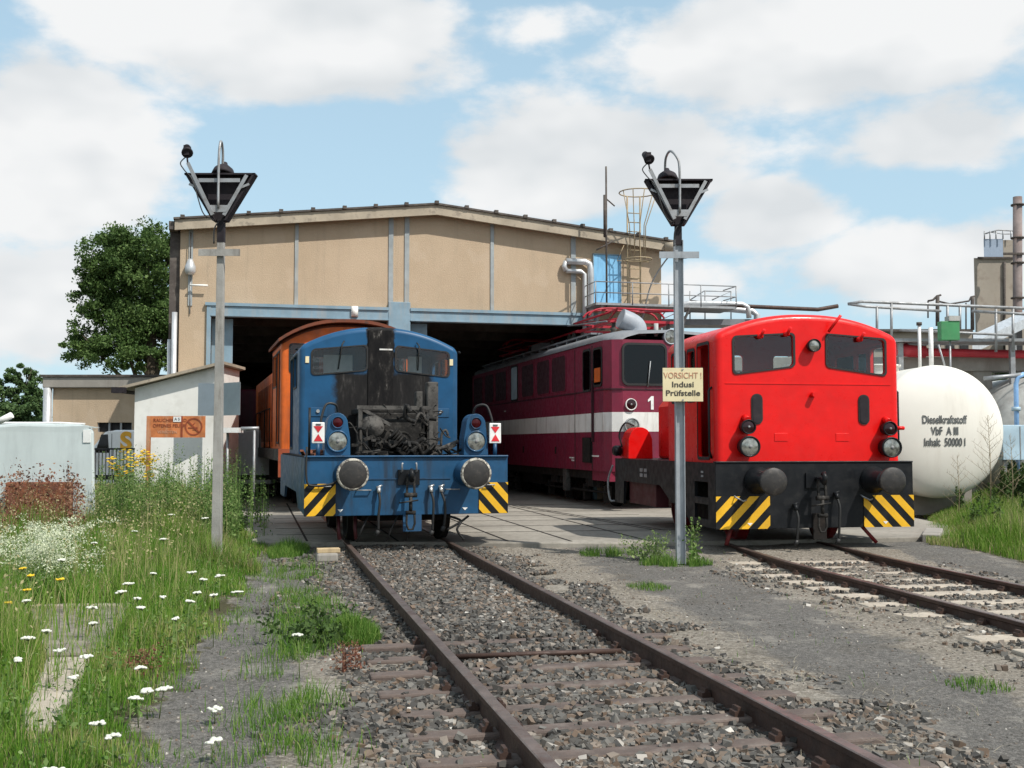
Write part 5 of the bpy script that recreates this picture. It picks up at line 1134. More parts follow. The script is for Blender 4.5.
m = MB(); m.tube([(UL - .22, .1, 4.0), (UL - .2, .1, .1)], .055, 10); m.tube([(UL - .10, -.10, 4.65), (UL - .10, -.10, .1)], .065, 10); m.each('downpipe', 'pipe_w', sh)
m = MB(); m.bx(UL - .25, UL - .003, .12, .4, -.05, gz(UL) - .1); m.build('corner_pilaster', 'gutter', sh)
# high door, insulated pipe
MB().bx(4.29, 5.04, -.05, -.002, 5.12, 6.50).build('high_door', 'door_blue', sh); m = MB(); m.bx(4.27, 4.29, -.07, -.002, 5.1, 6.53); m.bx(5.04, 5.06, -.07, -.002, 5.1, 6.53); m.bx(4.27, 5.06, -.07, -.002, 6.505, 6.53); m.bx(4.66, 4.675, -.06, -.0505, 5.12, 6.5); m.build('high_door_frame', 'beam_blue', sh)
m = MB(); m.tube([(3.5, -.12, 6.28), (4.02, -.14, 6.28), (4.14, -.15, 6.22), (4.17, -.15, 6.08), (4.17, -.15, 4.3)], .085, 12); m.tube([(3.5, -.12, 6.02), (3.9, -.14, 6.02), (4.0, -.15, 5.95), (4.0, -.15, 4.3)], .06, 10); m.tube([(3.5, -.12, 6.02), (3.45, -.1, 6.15), (3.5, -.12, 6.28)], .07, 10); m.build('insulated_pipe', 'pipe_w', sh)
# platform in front of high door (continues to the right beyond the shed)
pf = thing('access_platform', SO, ST, 'steel access platform with railing below the blue high door of the shed', 'platform')
m = MB(); m.bx(4.0, 7.9, -1.1, -.06, 5.02, 5.08); m.build('deck', 'steel', pf)
m = MB()
for u in (4.0, 5.0, 6.0, 6.9, 7.9): m.cyl((u, -1.1, 5.05), (u, -1.1, 5.62), .016, n=6)
for z in (5.62, 5.34): m.tube([(4.0, -.1, z), (4.0, -1.1, z), (7.9, -1.1, z), (7.9, -.3, z)], .016, 6)
m.build('railing', 'steel', pf)
m = MB()
for u in (4.2, 5.4, 6.6): m.bar((u, -1.05, 5.03), (u, -.05, 4.2), .05, .05)
m.each('bracket', 'steel', pf)
# ladder with cage
LO = Vector(SO) + Matrix.Rotation(ST, 3, 'Z') @ Vector((-.14, 0, .12))
ld = thing('caged_ladder', LO, ST, 'faded yellow roof ladder with a flared safety cage at the top', 'ladder')
m = MB()
for u in (5.3, 5.66): m.cyl((u, -.28, 4.9), (u, -.28, 7.95), .022, n=6)
m.build('stile', 'yrail', ld); m = MB()
for i in range(11): m.cyl((5.3, -.28, 5.0 + i * .25), (5.66, -.28, 5.0 + i * .25), .014, n=6)
m.each('rung', 'yrail', ld)
m = MB()
def hoop(z, r):
    pts_ = [(5.48 + r * math.cos(R(a_)), -.62 + r * 1.0 * math.sin(R(a_)), z) for a_ in range(0, 361, 20)]; m.tube(pts_, .017, 5, False)
hoop(7.98, .50); hoop(6.2, .36); m.tube([(5.2, -.28, 6.62), (5.0, -.28, 6.2), (5.9, -.28, 6.2)], .014, 5)
for a_ in (200, 235, 270, 305, 340): m.tube([(5.48 + .5 * math.cos(R(a_)), -.62 + .5 * math.sin(R(a_)), 7.98), (5.48 + .24 * math.cos(R(a_)), -.50 + .24 * math.sin(R(a_)), 7.1), (5.48 + .22 * math.cos(R(a_)), -.50 + .22 * math.sin(R(a_)), 6.2)], .014, 5)
m.build('safety_cage', 'yrail', ld)
MO = Vector(SO) + Matrix.Rotation(ST, 3, 'Z') @ Vector((-.34, 0, -.1))
ms = thing('aerial_mast', MO, ST, 'thin dark aerial mast rising past the blue high door', 'mast')
m = MB(); m.cyl((4.67, -1.0, 4.9), (4.67, -1.0, 8.75), .025, n=6); m.cyl((4.63, -1.0, 6.9), (4.63, -1.0, 8.0), .04, n=6); m.build('mast', 'gutter', ms)
m = MB(); m.tube([(4.67, -1.0, 7.9), (4.9, -1.0, 7.72)], .02, 5); m.tube([(4.4, -1.0, 6.55), (4.85, -1.0, 6.8)], .02, 5); m.each('antenna_arm', 'gutter', ms)
# wall lights
wlm = thing('wall_lamp', (0, 0, 0), 0, 'bell-shaped grey lamp hanging at the left corner of the shed front', 'lamp')
wlm.location = Vector(SO) + Matrix.Rotation(ST, 3, 'Z') @ Vector((-6.05, -.15, 5.62)); wlm.rotation_euler = (0, 0, ST)
MB().tube([(0, .1, 1.0), (0, .02, .9), (0, 0, .3)], .012, 6).build('bracket', 'gutter', wlm); m = MB().lathe((0, 0, -.05), (0, 0, 1), [(0, 0), (.09, .01), (.13, .08), (.13, .2), (.09, .3), (.06, .38), (0, .4)], 18); m.build('shade', 'pipe_w', wlm)
MB().tube([(0, .12, -.05), (0, .12, -1.0)], .015, 6).build('conduit', 'steel', wlm); MB().cyl((0, .0, -.3), (.42, .0, -.3), .025, n=8).build('side_tube', 'whitewall', wlm)
wl2 = thing('swan_neck_lamp', (0, 0, 0), 0, 'swan-neck lamp on a curved arm at the right corner of the shed', 'lamp')
wl2.location = Vector(SO) + Matrix.Rotation(ST, 3, 'Z') @ Vector((6.1, -.02, 5.2)); wl2.rotation_euler = (0, 0, ST)
MB().tube(bez([(-.35, -.02, 0), (-.25, -.3, .6), (.05, -.7, 1.2), (.3, -.75, 1.32), (.45, -.75, 1.28)]), .02, 6).build('arm', 'steel', wl2)
MB().lathe((.45, -.75, 1.2), (0, 0, 1), [(.13, -.02), (.14, .02), (.07, .08), (.03, .12), (0, .12)], 14).build('shade', 'gutter', wl2)

# ================================================================ hut, annex, left background
hut = thing('white_hut', (0, 0, 0), 0, 'small white plastered hut with a sloping roof left of the shed door', 'hut')
p0 = at(134, 440, 25.2); p1 = at(219, 440, 25.2); zl = at(134, 388, 25.2).z; zr = at(219, 366, 25.2).z
m = MB(); m.xz([(p0.x, -.1), (p1.x, -.1), (p1.x, zr), (p0.x, zl)], 25.2, 27.0); m.build('wall', 'whitewall', hut)
m = MB(); m.xz([(p0.x - .35, zl - .06), (p1.x + .12, zr + .035), (p1.x + .12, zr + .10), (p0.x - .35, zl + .005)], 24.98, 27.1); m.build('roof', 'fascia', hut)
MB().cyl((p0.x - .32, 24.94, zl - .06), (p0.x - .3, 27, zl - .06), .06, n=10).build('gutter', 'gutter', hut)
MB().bx(p0.x - .4, p0.x - .12, 24.8, 25.0, zl - .13, zl + .0).build('floodlight', 'board', hut)
pb = thing('folding_board', (0, 0, 0), 0, 'blue-grey metal board with a darker left half behind the weathered post', 'board')
a0 = at(198, 400, 24.6); a1 = at(216.5, 400, 24.75); a2 = at(240, 400, 24.2); zt, zb_ = at(200, 383, 24.6).z, at(200, 415.5, 24.6).z
m = MB(); m.prism([(0, 0), (1, 0), (1, 1), (0, 1)], lambda u, v_: (a0.x + (a1.x - a0.x) * u, a0.y + (a1.y - a0.y) * u, zb_ + (zt - zb_) * v_), lambda u, v_: (a0.x + (a1.x - a0.x) * u, a0.y + .03 + (a1.y - a0.y) * u, zb_ + (zt - zb_) * v_)); m.build('dark_leaf', 'panel_d', pb)
m = MB(); m.prism([(0, 0), (1, 0), (1, 1), (0, 1)], lambda u, v_: (a1.x + (a2.x - a1.x) * u, a1.y + (a2.y - a1.y) * u, zb_ + (zt - zb_) * v_), lambda u, v_: (a1.x + (a2.x - a1.x) * u, a1.y + .03 + (a2.y - a1.y) * u, zb_ + (zt - zb_) * v_)); m.build('light_leaf', 'panel_l', pb)
m = MB(); m.cyl((a1.x, 24.8, -.1), (a1.x, 24.8, zt), .03, n=8); m.each('support_post', 'steel', pb)
wb = thing('white_trestle', (0, 0, 0), 0, 'white plank with a grey bar behind the weathered post at the shed door', 'trestle')
q0, q1, q2 = at(222, 430, 24.0), at(240, 430, 24.0), at(258, 428, 24.0); MB().bx(q0.x, q1.x, 23.9, 24.3, q0.z - .06, q0.z + .05).build('plank', 'white', wb); MB().cyl((q1.x, 24.1, q0.z + .03), (q2.x, 24.1, q0.z + .04), .04, n=8).build('bar', 'steel', wb)
m = MB()
for x in (q0.x + .1, q2.x - .1): m.cyl((x, 24.1, -.1), (x, 24.1, q0.z), .03, n=6)
m.each('leg', 'steel', wb)
# rusty no-smoking sign on its own post
sg = thing('no_smoking_sign', (0, 0, 0), 0, 'rusted orange no-smoking sign with faded lettering in front of the white hut', 'sign')
s0, s1 = at(150.5, 416, 22.5), at(205, 437.5, 22.5); MB().bx(s0.x, s1.x, 22.5, 22.52, s1.z, s0.z).build('plate', 'rustsign', sg)
sw = s1.x - s0.x; cx, cz = s1.x - .235, (s0.z + s1.z) / 2
m = MB(); m.lathe((cx, 22.494, cz), (0, 1, 0), [(.15, 0), (.18, 0), (.18, .004), (.15, .004), (.15, 0)], 30, False); m.bar((cx - .11, 22.491, cz + .11), (cx + .11, 22.491, cz - .11), .006, .03); m.build('prohibition_ring', 'rustsign2', sg)
m = MB(); m.bx(cx - .11, cx + .08, 22.493, 22.497, cz - .035, cz - .01); m.tube([(cx - .05, 22.495, cz + .02), (cx - .0, 22.495, cz + .05), (cx + .03, 22.495, cz + .09)], .008, 5); m.bx(cx - .02, cx + .09, 22.493, 22.497, cz - .07, cz - .055); m.build('cigarette_mark', 'rustsign2', sg)
MB().bx(s1.x - .50, s1.x - .46, 22.495, 22.4995, s1.z, s0.z).build('divider', 'rustsign2', sg)
text('lettering', 'RAUCHEN UND', .095, 'rustsign2', sg, (s0.x + .06, 22.495, s0.z - .09), ax='LEFT'); text('lettering', 'OFFENES FEUER', .095, 'rustsign2', sg, (s0.x + .05, 22.495, s0.z - .2), ax='LEFT'); text('lettering', 'VERBOTEN', .08, 'pale_sign', sg, (s0.x + .15, 22.495, s0.z - .33), ax='LEFT')
MB().bx(s0.x + .47, s0.x + .63, 22.488, 22.492, s0.z - .12, s0.z - .01).build('white_sticker', 'white', sg); text('lettering', 'A S', .08, 'letter', sg, (s0.x + .55, 22.485, s0.z - .065))
MB().bx(s0.x - .08, s0.x + .0, 22.5, 22.55, -.15, s0.z).build('post', 'rustsign', sg)

ax_ = thing('flat_roofed_annex', (0, 0, 0), 0, 'low ochre flat-roofed building left of the engine shed', 'building')
q0 = at(52, 440, 34); q1 = at(205, 440, 34); zt = at(60, 388, 34).z
m = MB(); w0 = at(97, 432, 34); w1 = at(132, 422.5, 34)
m.xz([(q0.x, -.1), (q1.x, -.1), (q1.x, zt), (q0.x, zt)], 34, 34.3, [[(w0.x, w0.z), (w1.x, w0.z), (w1.x, w1.z), (w0.x, w1.z)]]); m.bx(q0.x, q1.x, 34.31, 46, -.1, zt - .01); m.build('wall', 'wall', ax_)
MB().bx(w0.x, w1.x, 34.15, 34.2, w0.z, w1.z).build('window_strip', 'interior', ax_); m = MB()
for i in range(4): x = w0.x + (w1.x - w0.x) * i / 3; m.bx(x - .03, x + .03, 34.05, 34.14, w0.z, w1.z)
m.each('window_bars', 'steel', ax_)
m = MB(); m.bx(q0.x - .25, q1.x, 33.8, 46.3, zt + .003, zt + .33); m.build('flat_roof', 'cement', ax_, bevel=.02); MB().bx(q0.x - .3, q1.x, 33.75, 46.3, zt + .335, zt + .40).build('roof_edge', 'gutter', ax_)
MB().cyl((q0.x - .12, 33.9, 0), (q0.x - .12, 33.9, zt), .13, n=12).build('downpipe', 'pipe_w', ax_)
# pale container in the grass
pc = thing('pale_container', (0, 0, 0), 0, 'large pale grey sheeted container with a rusted lower edge standing in the left grass', 'container')
m = MB(); c0 = at(-60, 440, 17.6); c1 = at(94, 440, 17.6); c2 = at(100, 440, 17.6); zt = at(60, 424.5, 17.6).z; xl = c0.x
m.prism([(xl, -.15), (c2.x, -.15), (c2.x, .2), (c1.x, zt - .10), (c1.x - .08, zt - .02), (c1.x - .25, zt), (xl + 1.3, zt + .02), (xl, zt - .06)], lambda a_, b_: (a_, 17.6 - .12 * (b_ < .6), b_), lambda a_, b_: (a_ * 1.13 + .05, 19.6, b_)); m.build('shell', 'pale', pc, bevel=.05)
MB().bx(xl, c1.x - .6, 17.75, 18.8, zt + .01, zt + .045).build('lid', 'white', pc, bevel=.02)
r0 = at(6, 482, 17.4); r1 = at(72, 499, 17.4); MB().bx(r0.x, r1.x, 17.36, 17.475, -.12, r0.z).build('rusted_sill', 'rust', pc, bevel=.03)
l0 = at(86, 430, 17.56); MB().bx(l0.x - .05, l0.x + .07, 17.57, 17.598, l0.z - .2, l0.z + .0).build('paper_label', 'white', pc)
MB().cyl(at(-6, 424, 17.2), at(12, 415, 17.2), .05, n=10).build('white_tube', 'white', pc)
# van
vn = thing('white_van', (0, 0, 0), 0, 'white delivery van with a large amber letter parked behind the hut', 'van')
y0 = 30.0; v0 = at(88, 440, y0).x; zr = at(110, 430, y0).z; vL = 5.0
prof = [(v0, .35), (v0 + vL, .35), (v0 + vL, zr - .1), (v0 + vL - .1, zr), (v0 + .75, zr), (v0 + .45, zr - .05), (v0 - .1, zr - .75), (v0 - .85, zr - .95), (v0 - .95, .5)]
m = MB(); m.xz(prof, y0, y0 + 1.9); vb = m.build('body', 'van', vn, bevel=.05)
MB().xz([(v0 + .2, zr - .62), (v0 + .58, zr - .62), (v0 + .54, zr - .12), (v0 + .36, zr - .12)], y0 - .006, y0 - .001).build('side_window', 'glassd', vb)
MB().bx(v0 - .5, v0 + vL, y0 - .008, y0 - .002, zr - 1.35, zr - 1.22).build('trim_strip', 'black', vb); MB().bx(v0 + .64, v0 + .655, y0 - .004, y0 - .001, .4, zr - .1).build('door_gap', 'letter', vb)
text('lettering', 'S', .66, 'vanyel', vb, (at(126, 442, y0).x, y0 - .01, at(126, 442, y0).z), bold=.03)
for x in (v0 - .1, v0 + vL - 1.0): m = MB().lathe((x, y0 - .01, .18), (0, 1, 0), [(0, 0), (.2, 0), (.22, .02), (.33, .02), (.34, .2), (0, .2)], 24); m.build('wheel', 'rubber', vn)
MB().bx(v0 + .0, v0 + .16, y0 - .22, y0 - .05, zr - .85, zr - .62).build('mirror', 'black', vn)
# fence
fc = thing('black_fence', (0, 0, 0), 0, 'low black bar fence in front of the white van', 'fence')
m = MB(); f0 = at(92, 448, 24.5); f1 = at(134, 448, 24.5)
for i in range(13): x = f0.x + (f1.x - f0.x) * i / 12; m.cyl((x, 24.5, -.1), (x, 24.5, f0.z), .014, n=5)
m.build('bars', 'black', fc); m = MB(); m.bx(f0.x, f1.x, 24.48, 24.52, f0.z - .04, f0.z); m.bx(f0.x, f1.x, 24.48, 24.52, .1, .14); m.build('rail', 'black', fc)

# ================================================================ lamp posts
def lamp_post(x, y, ztop, lean, mt, label, gooseneck):
    t_ = thing('lamp_post', (x, y, -.15), 0, label, 'lamp post'); H_ = ztop + .15; zt = H_ - .62
    m = MB(); 
    if mt == 'galv': m.xy([(-.062, -.06), (-.062, .06), (-.05, .06), (-.05, .0), (.05, 0), (.05, .06), (.062, .06), (.062, -.06), (.05, -.06), (.05, -.012), (-.05, -.012), (-.05, -.06)], 0, zt - .2)
    else: m.prism([(-.06, -.055), (.06, -.055), (.06, .055), (-.06, .055)], lambda a_, b_: (a_, b_, 0), lambda a_, b_: (a_ * .72, b_ * .72, zt - .2))
    m.build('post', mt, t_, bevel=.004)
    m = MB(); m.bx(-.045, .045, -.045, .045, zt - .27, zt + .06); m.build('socket', 'board', t_)
    cz = zt - .42
    MB().bx(-.27, .27, -.09, -.078, cz - .04, cz + .05).build('crossplate', 'galv' if mt == 'galv' else 'post_old', t_)
    w = .46; m = MB()
    # deep dark triangular hood, open below
    m.xz([(-.09, zt), (.09, zt), (w, zt + .62), (-w, zt + .62)], .0, .05)
    for s_ in (-1, 1):
        m.prism([(s_ * .09, zt), (s_ * w, zt + .62), (s_ * (w - .03), zt + .62), (s_ * .06, zt)], lambda a_, b_: (a_, -.12, b_), lambda a_, b_: (a_, .0, b_))
    m.bx(-w, w, -.12, .0, zt + .60, zt + .622); m.build('triangle_board', 'board', t_)
    m = MB(); m.bar((-.27, -.135, zt + .52), (.27, -.135, zt + .52), .012, .05)
    for s_ in (-1, 1): m.bar((s_ * .07, -.15, zt + .06), (s_ * .36, -.15, zt + .585), .012, .045); m.bar((s_ * .27, -.14, zt + .42), (s_ * .39, -.14, zt + .47), .01, .03)
    m.xz([(-.10, zt + .10), (.10, zt + .10), (.14, zt + .19), (-.14, zt + .19)], -.16, -.14); m.build('angle_frame', 'steel', t_)
    m = MB(); m.bar((-.07, -.17, zt + .06), (-.40, -.17, zt + .74), .02, .045); ar = m.build('spot_arm', 'steel', t_)
    m = MB(); m.lathe((-.42, -.14, zt + .90), (.25, -.75, -.6), [(0, -.15), (.045, -.13), (.06, -.02), (.075, .05), (.06, .06), (0, .045)], 14); m.cyl((-.40, -.17, zt + .72), (-.42, -.15, zt + .85), .012, n=6); m.bx(-.455, -.385, -.19, -.09, zt + .84, zt + .97); m.build('spotlight', 'board', t_)
    MB().tube(bez([(-.44, -.15, zt + .82), (-.50, -.16, zt + .74), (-.44, -.17, zt + .64), (-.33, -.18, zt + .5), (-.2, -.18, zt + .1), (-.1, -.16, zt + .02)]), .008, 5).build('lamp_cable', 'rubber', t_)
    if gooseneck: pts_ = [(0, -.17, zt + .15), (0, -.17, zt + .75), (-.03, -.12, zt + .92), (-.10, -.02, zt + 1.03), (-.14, .12, zt + .98), (-.14, .22, zt + .86), (-.13, .24, zt + .76)]; lx = -.12
    else: pts_ = [(0, -.17, zt + .15), (0, -.17, zt + .75), (0, -.12, zt + 1.0), (-.005, -.03, zt + 1.05), (-.01, .06, zt + .95), (-.02, .1, zt + .78)]; lx = -.02
    MB().tube(bez(pts_), .017, 8).build('gooseneck', 'steel', t_)
    m = MB().lathe((lx, .12, zt + .63), (0, .42, 1), [(.0, .10), (.10, .06), (.14, .0), (.152, .0), (.152, .03), (.13, .10), (.08, .15), (.045, .18), (.035, .22), (0, .22)], 20); m.build('lamp_shade', 'board', t_)
    m = MB().tube(bez([(.0, -.08, zt + .0), (-.06, -.1, zt - .1), (-.07, -.09, zt - .3)]), .01, 5); m.build('conduit', 'rubber', t_)
    t_.rotation_euler = (0, lean, 0); return t_
lamp_post(-3.80, 14.25, 4.98, 0, 'post_old', 'weathered grey lamp post with dark triangle head standing in the left grass', False)
rp = lamp_post(2.27, 14.9, 5.06, 0, 'galv', 'galvanised steel lamp post with dark triangle head carrying the cream warning sign', True)
ws = thing('warning_sign', (2.27, 14.8, 0), 0, 'cream warning sign with red and black German text fixed to the steel lamp post', 'sign')
w0 = at(662.5, 368, 14.75); w1 = at(703, 401.5, 14.75); MB().bx(w0.x - 2.27, w1.x - 2.27, -.06, -.045, w1.z, w0.z).build('plate', 'signcream', ws, bevel=.003)
cx = (w0.x + w1.x) / 2 - 2.27; hh = w0.z - w1.z
text('lettering', 'VORSICHT !', .115, 'signred', ws, (cx, -.063, w0.z - .105), sx=.84); text('lettering', 'Indusi', .105, 'signblack', ws, (cx, -.063, w0.z - .225), bold=.0015, sx=1.22); text('lettering', 'Prüfstelle', .105, 'signblack', ws, (cx, -.063, w0.z - .340), bold=.0015, sx=1.18)
m = MB()
for z in (w0.z - .02, w1.z + .02): m.cyl((cx, -.07, z), (cx, -.06, z), .012, n=8)
m.build('bolt', 'steel', ws)

# ================================================================ right: tanks, pipes, platform
tk = thing('diesel_tank', (0, 0, 0), 0, 'white cylindrical diesel tank with grey lettering on its domed end', 'tank')
c = at(938, 431.5, 23.6); tk.location = (c.x, 23.6, c.z); tk.rotation_euler = (0, 0, R(3)); RT = 1.42
m = MB(); pr = [(0, 0)]
for i in range(1, 15): a_ = R(90 * i / 14); pr.append((RT * math.sin(a_) ** .9 if i < 14 else RT, .42 * (1 - math.cos(a_))))
pr += [(RT + .0, .45), (RT, 9.5), (0, 9.9)]; m.lathe((0, -.42, 0), (0, 1, 0), pr, 64); m.build('shell', 'tank', tk)
for yy in (.04, 2.4, 4.8): MB().lathe((0, yy, 0), (0, 1, 0), [(RT + .001, -.02), (RT + .007, -.008), (RT + .007, .008), (RT + .001, .02)], 64).build('weld_seam', 'tank', tk)
m = MB()
for yy in (.6, 8.5): m.bx(-1.0, 1.0, yy, yy + .3, -c.z - .1, -.8)
m.each('saddle', 'cement', tk)
def on_dome(s, size, z, sx=.66):
    o = text('lettering', s, size, 'letter', tk, (0, 0, 0), bold=.006, ext=.0); me = o.data; o.location = (0, 0, 0); o.rotation_euler = (0, 0, 0); o.scale = (1, 1, 1)
    for v_ in me.vertices:
        X, Z = v_.co.x * sx - .04, v_.co.y + z; r_ = min(1, math.hypot(X, Z) / RT); sn = r_ ** (1 / .9); v_.co = (X, -.42 + .42 * (1 - math.sqrt(max(0, 1 - sn * sn))) - .012, Z)
on_dome('Dieselkraftstoff', .235, .24); on_dome('VbF  A III', .235, .0); on_dome('Inhalt  50000 l', .235, -.235)
m = MB(); m.lathe((-.75, 1.5, RT - .12), (0, 0, 1), [(.5, 0), (.5, .18), (.55, .18), (.55, .22), (0, .24)], 24); m.build('manhole', 'tank', tk)
m = MB(); m.cyl((-.02, .8, RT - .15), (-.02, .8, RT + .95), .035, n=10); m.cyl((.24, .8, RT - .1), (.24, .8, RT + .9), .05, n=10); m.each('vent_pipe', 'white', tk); MB().cyl((-.02, .8, RT + .95), (-.02, .8, RT + 1.02), .06, n=10).build('vent_cap', 'gutter', tk)
MB().cyl((.52, .6, RT - .2), (.32, .6, RT + .5), .02, n=6).build('gauge_rod', 'steel', tk)
t2 = thing('grey_tank', (0, 0, 0), 0, 'grey horizontal storage tank at the right edge behind the white tank', 'tank')
c = at(1062, 441, 27.5); t2.location = (c.x, 27.5, c.z); t2.rotation_euler = (0, 0, R(3)); m = MB(); m.lathe((0, -.3, 0), (0, 1, 0), [(0, 0), (.8, .04), (1.4, .18), (1.62, .4), (1.68, .6), (1.68, 9), (0, 9.2)], 48); m.build('shell', 'tank2', t2); m = MB(); m.bx(-1.2, 1.2, .8, 1.1, -c.z - .1, -1.0); m.each('saddle', 'cement', t2)
m = MB(); m.tube([(-1.7, .2, 1.55), (-.4, .1, 1.78), (0, -.1, 1.75)], .04, 8); m.build('top_pipe', 'steel', t2)
bp = thing('blue_pipe', (0, 0, 0), 0, 'light blue upright pipe beside the grey tank at the right edge', 'pipe')
a0, a1, a2 = at(1016, 425, 26), at(1016, 384, 26), at(1024, 374, 26); MB().tube([(a0.x, 26, -.1), a1, at(1018, 377, 26), a2], .055, 10).build('pipe', 'bluepipe', bp); MB().tube([at(1022, 375, 26), at(984, 378.5, 26)], .05, 8).build('cross_pipe', 'steel', bp); MB().cyl(at(1016, 411, 26) , at(1016, 407, 26), .1, n=12).build('flange', 'lblue', bp)
cb = thing('light_blue_cabinet', (0, 0, 0), 0, 'light blue metal cabinet standing beside the white tank at the right edge', 'cabinet')
b0, b1 = at(1002.5, 425, 24.6), at(1040, 460, 24.6); MB().bx(b0.x, b1.x, 24.6, 25.4, b1.z, b0.z).build('housing', 'lblue', cb, bevel=.01); m = MB()
for i in range(8): m.bx(b0.x - .03, b0.x - .003, 24.62, 25.3, b1.z + .08 + i * .085, b1.z + .12 + i * .085)
m.build('louvres', 'steel', cb); m = MB(); m.bx(b0.x + .05, b0.x + .12, 24.7, 24.77, -.1, b1.z); m.bx(b1.x - .1, b1.x, 24.7, 24.77, -.1, b1.z); m.each('leg', 'steel', cb); MB().bx(b0.x + .38, b0.x + .40, 24.59, 24.6, b1.z + .03, b0.z - .03).build('door_gap', 'steel', cb)

# pipe bridge with concrete beam and crimson pipe
YB = 29.0
pbz = thing('concrete_pipe_bridge', (0, 0, 0), 0, 'grey concrete beam crossing behind the white tank with a crimson pipe above', 'bridge')
b0, b1 = at(700, 357, YB), at(1100, 371, YB); MB().bx(b0.x, b1.x, YB, YB + .6, b1.z, b0.z).build('beam', 'cement', pbz, bevel=.02)
m = MB()
for px in (760, 985, 1090): x = at(px, 400, YB).x; m.bx(x - .25, x + .25, YB + .1, YB + .5, -.15, b1.z)
m.each('pillar', 'cement', pbz)
rpz = thing('crimson_pipe', (0, 0, 0), 0, 'crimson pipe running along the concrete beam behind the white tank', 'pipe')
m = MB(); m.tube([at(903, 346, YB - .3), at(915, 352, YB - .3), at(1100, 356, YB - .3)], .11, 12); m.tube([at(896, 350, YB - .5), at(925, 352, YB - .5)], .16, 12); m.build('pipe', 'redpipe', rpz)
rs = thing('railed_walkway', (0, 0, 0), 0, 'grey steel walkway with tubular railings above the white tank', 'walkway')
YW = 28.0; m = MB()
m.tube([at(848, 304, YW), at(862, 301.5, YW), at(1090, 311, YW)], .04, 7); m.tube([at(848, 304, YW), at(866, 306.5, YW), at(941, 311, YW)], .035, 7); m.tube([at(972, 311, YW), at(1090, 318, YW)], .04, 7)
m.tube([at(900, 330, YW), at(1012, 335, YW)], .035, 7)
for px, pt, pb_ in ((877, 306, 342), (891.5, 303, 342), (947.5, 305, 338), (1013, 309, 352), (996, 309, 352), (960, 307, 330)): m.cyl(at(px, pt, YW), at(px, pb_, YW), .035, n=7)
m.build('railing', 'steel', rs)
m = MB(); m.tube([at(928, 301, YW + 1), at(933, 300, YW + 1), at(937, 296, YW + 1), at(941, 295, YW + 1)], .03, 6); m.tube([at(937.5, 296, YW + 1), at(937.5, 326, YW + 1)], .05, 6); m.tube([at(972.5, 297, YW + 1), at(972.5, 330, YW + 1)], .05, 6); m.tube([at(975, 296, YW + 1), at(971, 297, YW + 1), at(969, 301, YW + 1), at(950, 304, YW + 1), at(937, 301, YW + 1)], .025, 6); m.tube([at(928, 301, YW + 1), at(928, 318, YW + 1)], .02, 6); m.tube([at(966, 303, YW + 1), at(966, 330, YW + 1)], .02, 6); m.build('ladder_rail', 'gutter', rs)
MB().bx(at(895, 330, YW).x, at(1100, 330, YW).x, YW + .1, YW + 1.2, at(900, 338, YW).z - .08, at(900, 338, YW).z).build('deck', 'steel', rs)
m = MB()
for px in (905, 1018): x = at(px, 340, YW).x; m.bx(x - .06, x + .06, YW + .3, YW + .42, -.15, at(900, 338, YW).z - .09)
m.each('support_post', 'steel', rs)
gb = thing('green_box', (0, 0, 0), 0, 'green electrical box on a thin post above the white tank', 'box')
g0, g1 = at(941, 321, 27.2), at(960, 340, 27.2); MB().bx(g0.x, g1.x, 27.2, 27.45, g1.z, g0.z).build('housing', 'green', gb, bevel=.01); MB().bx(g0.x + .2, g1.x, 27.18, 27.48, g0.z + .005, g0.z + .13).build('cover', 'tank2', gb); MB().cyl((g0.x + .25, 27.3, 2.5), (g0.x + .25, 27.3, g1.z), .025, n=6).build('post', 'steel', gb)
# pipes and gantry between shed and red loco roof
gt = thing('pipe_gantry', (0, 0, 0), 0, 'grey steel pipe gantry right of the shed behind the steel lamp post', 'gantry')
YG = 29.5; m = MB(); m.tube([at(640, 312, YG), at(690, 303, YG), at(742, 304, YG), at(748, 307, YG), at(749, 318, YG)], .07, 10); m.tube([at(655, 309, YG + .4), at(730, 309, YG + .4), at(752, 311, YG + .4), at(757, 315, YG + .4), at(757, 345, YG + .4)], .09, 10); m.build('pipe', 'pipe_w', gt)
m = MB(); m.tube([at(690, 302, YG), at(750, 306.5, YG), at(818, 309.5, YG), at(838, 306, YG)], .055, 8); m.build('brown_pipe', 'rail', gt)
m = MB(); m.bx(at(660, 320, YG).x, at(800, 320, YG).x, YG, YG + .8, at(700, 325, YG).z, at(700, 319, YG).z); m.build('deck', 'roof_grey', gt)
m = MB()
for px in (690, 705, 731): m.cyl(at(px, 291, YG + .6), at(px, 320, YG + .6), .018, n=6)
m.tube([at(690, 300, YG + .6), at(704, 291, YG + .6), at(731, 291.5, YG + .6), at(712, 300, YG + .6)], .018, 6); m.tube([at(660, 318, YG + .6), at(675, 300, YG + .6)], .018, 6); m.tube([at(680, 320, YG + .5), at(695, 309, YG + .5)], .018, 6); m.build('railing', 'steel', gt)
m = MB()
for px in (668, 795): x = at(px, 340, YG).x; m.bx(x - .08, x + .08, YG + .3, YG + .5, -.15, at(700, 325, YG).z)
m.each('support_post', 'steel', gt)

